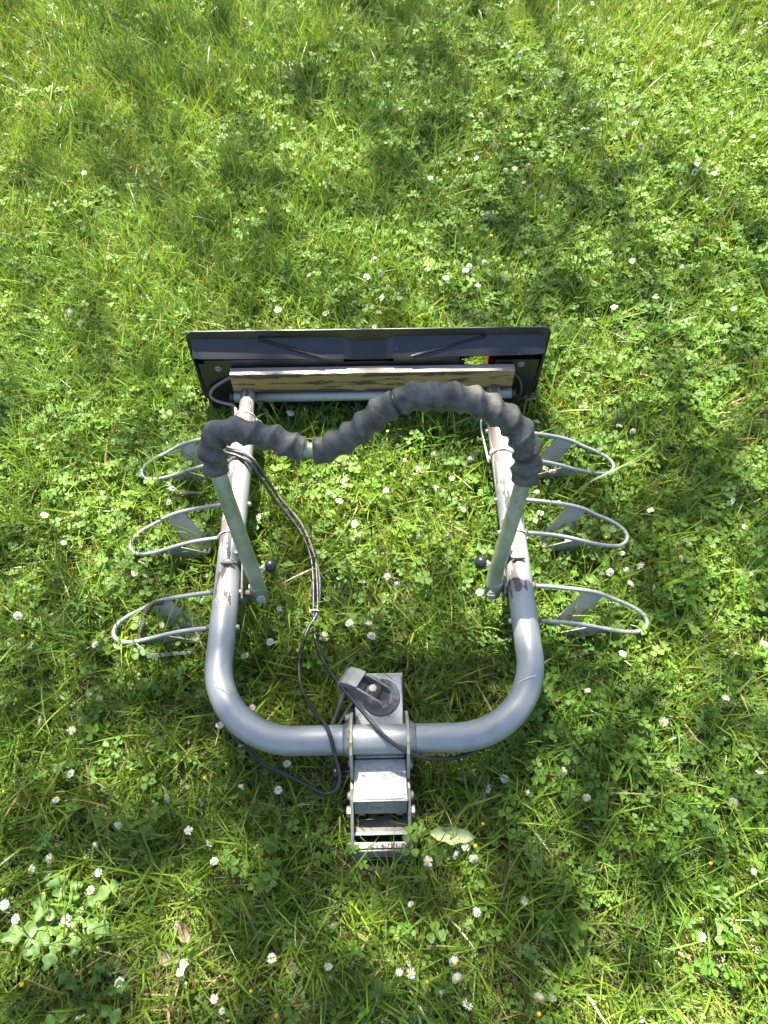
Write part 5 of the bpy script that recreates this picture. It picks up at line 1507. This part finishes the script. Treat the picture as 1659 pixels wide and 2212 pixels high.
def disc_mesh(rad, h):
    pb = MB(); pb.lathe([(rad * 0.8, -0.0006), (rad, 0.0004), (rad * 0.92, h * 0.5), (rad * 0.6, h * 0.88), (rad * 0.15, h)], n=12)
    return pb.mesh('daisy_disc', M['disc'])
def stem_mesh(r, H_, bend, name='stem'):
    """stem that ends at the origin's flower head: from the ground below to (0, 0, H_)"""
    p0 = Vector((bend[0], bend[1], -0.01)); p1 = Vector((bend[0] * 0.8, bend[1] * 0.8, H_ * 0.55)); p2 = Vector((0, 0, H_ - 0.001))
    pts = [p0 * (1 - t) ** 2 + p1 * 2 * t * (1 - t) + p2 * t * t for t in np.linspace(0, 1, 7)]
    mb = MB().sweep(pts, 0.0009, n=5)
    return mb.mesh(name, M['stem'])
def calyx_mesh():
    mb = MB().lathe([(0.0009, -0.0035), (0.0022, -0.0024), (0.0036, -0.0006), (0.0037, 0.0002)], n=10)
    return mb.mesh('calyx', M['calyx'])
rd = random.Random(8)
PET = [petal_mesh(rd, rd.choice((22, 24, 26)), rd.uniform(0.0092, 0.0112), c, 'petals', p) for c, p in ((0.02, 0), (0.15, 0), (0.35, 0.05), (0.7, 0), (-0.2, 0.1), (0.1, 0.2), (-0.5, 0.25))]
DISC = disc_mesh(0.0036, 0.0022); DISCY = disc_mesh(0.0040, 0.0038); CAL = calyx_mesh()
BENDS = [(0.02, 0.012), (-0.025, 0.005), (0.008, -0.02), (-0.012, 0.025), (0.035, -0.01)]
STEMS = {h: [stem_mesh(rd, h, b_) for b_ in BENDS] for h in (0.052, 0.066, 0.080)}
def link(name, me, parent, loc=(0, 0, 0), rot=(0, 0, 0), s=1.0):
    o = bpy.data.objects.new(name, me); COL.objects.link(o); o.parent = parent
    o.location = loc; o.rotation_euler = rot; o.scale = (s, s, s)
    return o
for (x, y, k, label) in DAISIES:
    h = rd.choice((0.052, 0.052, 0.066, 0.080)) if y > 0.8 else rd.choice((0.052, 0.052, 0.066)) if k == 'w' else 0.052
    e = bpy.data.objects.new('daisy' if k == 'w' else 'faded_daisy', None); COL.objects.link(e)
    e.empty_display_size = 0.01
    e.location = (x, y, float(gz(np.array([x]), np.array([y]))[0]))
    e.rotation_euler = (0, 0, rd.uniform(0, 6.28))
    if y > 1.5: e.scale = (1.15, 1.15, 1.25)
    tag(e, label, 'daisy', 'white daisies in the lawn' if k == 'w' else 'yellow daisy heads without petals in the lawn')
    q = rd.random()
    tl = rd.uniform(0.05, 0.5) if q < 0.35 else (rd.uniform(0.5, 1.2) if q < 0.7 else rd.uniform(1.3, 2.3))
    ta = rd.uniform(0, 6.28); s = rd.uniform(0.85, 1.08) if y > 0.9 else rd.uniform(0.78, 1.02)
    rot = Matrix.Rotation(ta, 3, 'Z') @ Matrix.Rotation(tl, 3, 'Y') @ Matrix.Rotation(-ta, 3, 'Z')
    ro = rot.to_euler()
    link('stem', rd.choice(STEMS[h]), e)
    link('calyx', CAL, e, (0, 0, h), ro, s)
    if k == 'w':
        link('petals', rd.choice(PET), e, (0, 0, h), ro, s)
        link('disc', DISC, e, (0, 0, h), ro, s)
    else:
        link('disc', DISCY, e, (0, 0, h), ro, s)

# ------------------------------------------------------------------ the pale lobed weed at the near left corner
def lobed_leaf(L, W, lobes, r, bend):
    n = 22
    v, al = [], []
    for i in range(n + 1):
        t = i / n
        env = (0.10 + 0.9 * (t ** 0.8)) * (1 - max(0, (t - 0.80) / 0.20) ** 2.2) if t < 1 else 0.02
        lob = 1 - 0.62 * (0.5 + 0.5 * math.cos(t * lobes * 1.5 * 6.283)) ** 1.6 * (1 if t > 0.15 else 0.5)
        w = W * 0.5 * env * lob
        zc = bend * math.sin(t * 2.0) + 0.0025 * math.sin(t * 19 + r.random())
        x_ = L * t
        v += [(x_, -w, zc + 0.12 * w + 0.003 * math.sin(t * 15)), (x_, -w * 0.5, zc + 0.002), (x_, 0, zc - 0.0015), (x_, w * 0.5, zc + 0.002), (x_, w, zc + 0.12 * w + 0.003 * math.cos(t * 13))]
        al += [t] * 5
    f = [(5 * i + k, 5 * i + k + 1, 5 * i + k + 6, 5 * i + k + 5) for i in range(n) for k in range(4)]
    pb = PB(); pb.add(v, f, al, r.random())
    return pb.mesh('leaf', M['paleweed'])
def weed_plant(loc, specs, label, mat=None):
    e = bpy.data.objects.new('weed_rosette', None); COL.objects.link(e); e.location = loc; e.empty_display_size = 0.03
    tag(e, label, 'weed')
    for az, L, W, up, lobes in specs:
        o = bpy.data.objects.new('leaf', lobed_leaf(L * rd.uniform(0.95, 1.3), W, lobes, rd, 0.014)); COL.objects.link(o); o.parent = e
        if mat: o.data.materials[0] = mat
        o.rotation_euler = (0, -R(up), R(az)); o.location = (math.cos(R(az)) * 0.006, math.sin(R(az)) * 0.006, 0.026)
    return e
weed_plant((-0.560, 0.075, 0.0), [(118, 0.078, 0.042, 22, 3), (160, 0.070, 0.040, 18, 3), (30, 0.082, 0.034, 18, 2.5), (200, 0.085, 0.042, 16, 3), (228, 0.088, 0.044, 20, 3), (-18, 0.070, 0.040, 14, 3), (80, 0.062, 0.030, 24, 2), (262, 0.070, 0.034, 20, 3), (-60, 0.066, 0.030, 16, 2.5), (178, 0.055, 0.030, 30, 2)],
           'pale green weed with large lobed leaves near the left corner of the lawn')
weed_plant((-0.50, -0.05, 0.0), [(20, 0.065, 0.026, 18, 3), (70, 0.06, 0.026, 22, 3), (140, 0.07, 0.03, 20, 3), (210, 0.07, 0.03, 20, 3), (290, 0.07, 0.028, 18, 3), (340, 0.06, 0.028, 18, 2)],
           'smaller lobed weed between the pale weed and the near edge', M['weed'])
weed_plant((0.600, 0.085, 0.0), [(95, 0.040, 0.026, 25, 1), (30, 0.030, 0.022, 25, 1), (250, 0.055, 0.022, 15, 1), (165, 0.030, 0.022, 25, 1), (300, 0.040, 0.02, 20, 1)],
           'light green weed with rounded leaves near the right corner of the lawn', None)
weed_plant((-0.455, 0.34, 0.0), [(10, 0.045, 0.022, 20, 1), (100, 0.04, 0.022, 25, 1), (190, 0.05, 0.022, 18, 1), (280, 0.045, 0.024, 20, 1)], 'broad leaved weed under the left front wheel cradle', M['weed'])
weed_plant((-0.585, 0.345, 0.0), [(40, 0.05, 0.026, 20, 1), (120, 0.045, 0.024, 25, 1), (200, 0.055, 0.026, 18, 1), (300, 0.05, 0.026, 20, 1), (350, 0.045, 0.024, 20, 1)], 'broad leaved weed left of the front left bend of the frame', M['weed'])

# ------------------------------------------------------------------ fallen leaves and straw
def fallen(x, y, z, L, W, az, mat, label, cat='dead leaf', name='dead_leaf', curl=0.5, lobes=2):
    n = 12; v, al = [], []
    for i in range(n + 1):
        t = i / n
        w = W * 0.5 * math.sin(math.pi * min(1, t * 0.96 + 0.03)) ** 0.7 * (1 - 0.22 * (0.5 + 0.5 * math.cos(t * lobes * 6.283)))
        zc = 0.004 * math.sin(t * 5 + x * 9)
        for q in (-1, -0.5, 0, 0.5, 1):
            v.append((L * (t - 0.5), w * q, zc + curl * w * q * q + 0.0015 * math.sin(q * 4 + t * 9))); al.append(t)
    f = [(5 * i + k, 5 * i + k + 1, 5 * i + k + 6, 5 * i + k + 5) for i in range(n) for k in range(4)]
    pb = PB(); pb.add(v, f, al, rd.random())
    o = bpy.data.objects.new(name, pb.mesh(name, mat)); COL.objects.link(o)
    o.location = (x, y, z); o.rotation_euler = (rd.uniform(-0.25, 0.25), rd.uniform(-0.3, 0.3), R(az))
    tag(o, label, cat, 'fallen leaves in the lawn')
for a in [(-0.359, 0.051, 0.040, 0.050, 0.030, 130, 'brown dead leaf deep in the near grass, left of centre'),
          (-0.222, 0.117, 0.030, 0.036, 0.022, 30, 'dull brown leaf sunk in the grass left of the coupling'),
          (-0.375, 0.012, 0.030, 0.050, 0.034, 10, 'broad tan leaf just nearer than the brown leaf left of centre'),
          (-0.159, -0.005, 0.036, 0.032, 0.018, 100, 'narrow tan leaf at the near edge left of the middle'),
          (0.165, 0.318, 0.030, 0.050, 0.028, 20, 'brown leaf under the front tube right of the coupling'),
          (0.402, 0.345, 0.032, 0.034, 0.022, 70, 'small brown leaf on the lawn right of the right bend'),
          (0.427, 1.658, 0.050, 0.034, 0.028, 60, 'tan leaf in the clover behind the board, left of two'),
          (0.613, 1.662, 0.045, 0.034, 0.024, 120, 'tan leaf in the clover behind the board, right of two'),
          (1.090, 2.883, 0.060, 0.045, 0.020, 80, 'brown leaf standing in the bright far clover on the right'),
          (-0.582, 2.626, 0.060, 0.055, 0.018, 50, 'pale curled leaf in the far grass beside the dark clover'),
          (-0.600, 2.520, 0.050, 0.040, 0.024, 100, 'tan leaf just nearer than the pale curled leaf'),
          (-0.121, 0.869, 0.040, 0.026, 0.020, 40, 'light tan leaf in the sunlit grass beside the cables')]:
    fallen(a[0], a[1], a[2] * 0.62, a[3] * 0.85, a[4] * 0.8, a[5], M['dryleaf'], a[6])
fallen(0.128, 0.206, 0.050, 0.082, 0.034, -6, M['greydry'], 'large limp grey green leaf lying right of the coupling front', 'leaf', 'limp_leaf', 0.7, 3)
fallen(-0.222, 0.779, 0.048, 0.040, 0.014, -8, M['paleweed'], 'small pale leaf beside the left black knob', 'leaf', 'pale_leaf', 0.3, 1)
def long_blade(pts, w, mat, name, label, cat):
    P_ = catmull(pts, 6); v, al = [], []
    for i, p in enumerate(P_):
        t = i / (len(P_) - 1); d = (P_[min(i + 1, len(P_) - 1)] - P_[max(i - 1, 0)]).normalized()
        s_ = d.cross(Vector((0, 0.2, 1))).normalized() * w * 0.5 * (1 - t ** 3) * (0.6 + 0.4 * min(1, t * 3))
        v += [tuple(p - s_), tuple(p + Vector((0, 0, -w * 0.15))), tuple(p + s_)]; al += [t] * 3
    f = []
    for i in range(len(P_) - 1):
        f += [(3 * i, 3 * i + 1, 3 * i + 4, 3 * i + 3), (3 * i + 1, 3 * i + 2, 3 * i + 5, 3 * i + 4)]
    pb = PB(); pb.add(v, f, al, 0.6)
    o = bpy.data.objects.new(name, pb.mesh(name, mat)); COL.objects.link(o)
    tag(o, label, cat)
long_blade([(0.445, 0.965, 0.02), (0.50, 1.00, 0.055), (0.58, 1.035, 0.075), (0.65, 1.075, 0.085), (0.695, 1.12, 0.08)], 0.0065, M['longgrass'], 'grass_blade', 'single broad pale grass blade arching between the right rear and middle cradles', 'grass blade')
long_blade([(-0.165, 0.762, 0.058), (-0.19, 0.752, 0.052), (-0.215, 0.742, 0.045), (-0.245, 0.728, 0.035)], 0.0045, M['straw'], 'straw_stalk', 'dry pale stalk lying between the cables and the left pivot', 'straw')
long_blade([(-0.235, 0.70, 0.02), (-0.245, 0.76, 0.10), (-0.252, 0.81, 0.15), (-0.258, 0.85, 0.17)], 0.0045, M['longgrass'], 'grass_blade', 'tall green blade standing beside the left arm of the hoop', 'grass blade')
long_blade([(0.37, 0.83, 0.02), (0.375, 0.86, 0.08), (0.38, 0.89, 0.12), (0.39, 0.91, 0.13)], 0.005, M['longgrass'], 'grass_blade', 'tall green blade crossing the right middle wheel cradle', 'grass blade')

# ------------------------------------------------------------------ shade tree beyond the lawn, unseen, its crown shaped to cast the dapple
PATCH = [(1.13, 2.98, 0.47, 0.46, 0.95), (1.27, 2.46, 0.21, 0.32, 0.95), (0.88, 2.8, 0.19, 0.2, 0.6), (1.08, 1.58, 0.09, 0.11, 0.8), (0.93, 1.49, 0.13, 0.05, 0.7), (-1.37, 2.84, 0.12, 0.17, 0.9), (-0.92, 2.0, 0.15, 0.11, 0.85), (-0.77, 1.8, 0.14, 0.11, 1), (-0.61, 1.61, 0.15, 0.09, 1), (-0.44, 1.57, 0.13, 0.06, 0.85), (-0.16, 2.47, 0.13, 0.14, 0.5), (0.03, 1.78, 0.18, 0.11, 0.6), (0.24, 1.8, 0.13, 0.15, 0.5), (-0.45, 3.33, 0.16, 0.24, 0.6), (0.03, 0.95, 0.12, 0.11, 1), (0.08, 1.07, 0.13, 0.06, 0.7), (0.11, 0.8, 0.1, 0.07, 0.75), (-0.77, 1.4, 0.19, 0.14, 0.65), (-0.57, 1.34, 0.08, 0.1, 0.7), (0.76, 1.39, 0.2, 0.12, 0.45), (-0.57, 0.94, 0.12, 0.11, 0.5), (0.29, 1.08, 0.07, 0.12, 0.5), (-0.36, 1.14, 0.06, 0.2, 0.7), (-0.04, 1.39, 0.45, 0.07, 0.8), (0.17, 0.56, 0.06, 0.04, 0.4), (-0.69, 0.56, 0.12, 0.06, 0.5), (0.84, 1.95, 0.22, 0.12, 0.4)]  # gaps put into the unseen crown where sun should reach the ground
g = np.random.default_rng(77)
NL = 70000
hx = g.uniform(-4.2, 4.2, NL); hy = g.uniform(-2.0, 7.5, NL); hh = 6.3 + 2.2 * g.random(NL)
bright = np.zeros(NL)
for (px_, py_, rx, ry, s_) in PATCH:
    rx, ry = rx * 1.3, ry * 1.3
    bright = np.maximum(bright, s_ * np.exp(-(((hx - px_) / rx) ** 2 + ((hy - py_) / ry) ** 2) ** 1.5))
T0 = 0.50 + 0.05 * np.clip((hy - 0.5) / 0.5, 0, 1) + 0.12 * np.clip(-hx * 1.2, 0, 1) * (hy > 0.8)
T0 = np.where((np.abs(hx) < 0.32) & (hy < 0.66), 0.26, T0)  # denser leaves added here to keep sun off the coupling
trans = np.clip(T0 + (1 - T0) * bright * 1.15, 0, 1.0)
keepp = np.log(trans) / np.log(0.17 * 0.72)
amp = np.where(hy < 0.8, 0.45, 0.6)
keepp = keepp * (1 + amp * (0.4 * vnoise(hx + 0.5 * hy, hy, 2.1, 91) + 0.35 * vnoise(hx, hy - hx, 5.1, 92) + 0.25 * vnoise(hx, hy, 9.7, 93) - 0.5))
kk = g.random(NL) < keepp
hx, hy, hh = hx[kk], hy[kk], hh[kk]
sv = np.array(SUNV)
lp = np.stack([hx + sv[0] / sv[2] * hh, hy + sv[1] / sv[2] * hh, hh], 1)
n = len(lp)
tang = g.normal(size=(n, 3)); tang /= np.linalg.norm(tang, axis=1)[:, None]
o2 = np.cross(tang, g.normal(size=(n, 3))); o2 /= np.linalg.norm(o2, axis=1)[:, None]
L_ = g.uniform(0.09, 0.14, n)[:, None]; W_ = L_ * 0.42
quad = np.stack([lp - tang * L_ * 0.5, lp - tang * L_ * 0.1 + o2 * W_, lp + tang * L_ * 0.5, lp - tang * L_ * 0.1 - o2 * W_], 1).reshape(-1, 3)
me = bpy.data.meshes.new('crown')
me.from_pydata(quad.tolist(), [], np.arange(n * 4).reshape(-1, 4).tolist())
me.materials.append(M['crown'])
tree = bpy.data.objects.new('shade_tree', None); COL.objects.link(tree); tree.location = (-1.0, 10.0, 0)
tag(tree, 'leafy tree standing beyond the lawn whose crown is shaped to dapple the light', 'tree')
crown = bpy.data.objects.new('crown', me); COL.objects.link(crown); crown.parent = tree; crown.location = (1.0, -10.0, 0); crown['kind'] = 'stuff'
tb = MB()
tb.sweep(catmull([(0, 0, -0.2), (0.05, 0.02, 1.5), (-0.05, -0.1, 3.5), (0.0, -0.4, 5.6), (0.1, -1.0, 7.0)], 5), [0.26 - 0.008 * i for i in range(21)], n=16)
tb.build('trunk', M['bark'], tree)
for (bx, by, bz, r_) in ((3.8, -3.0, 7.6, 0.05), (-2.8, -3.6, 7.2, 0.05), (0.9, -4.4, 7.9, 0.05), (4.4, 0.0, 7.4, 0.06), (-3.6, 0.2, 7.6, 0.06)):
    p0 = Vector((0.0, -0.4, 5.4)); p1 = Vector((bx, by, bz))
    pts = [p0.lerp(p1, t) + Vector((0.2 * math.sin(t * 5), 0.2 * math.cos(t * 4) - 0.2, 0.5 * math.sin(t * 3.1))) for t in np.linspace(0, 1, 12)]
    MB().sweep(pts, [0.09 * (1 - t) ** 3 + 0.007 for t in np.linspace(0, 1, 12)], n=8).build('branch', M['bark'], tree)
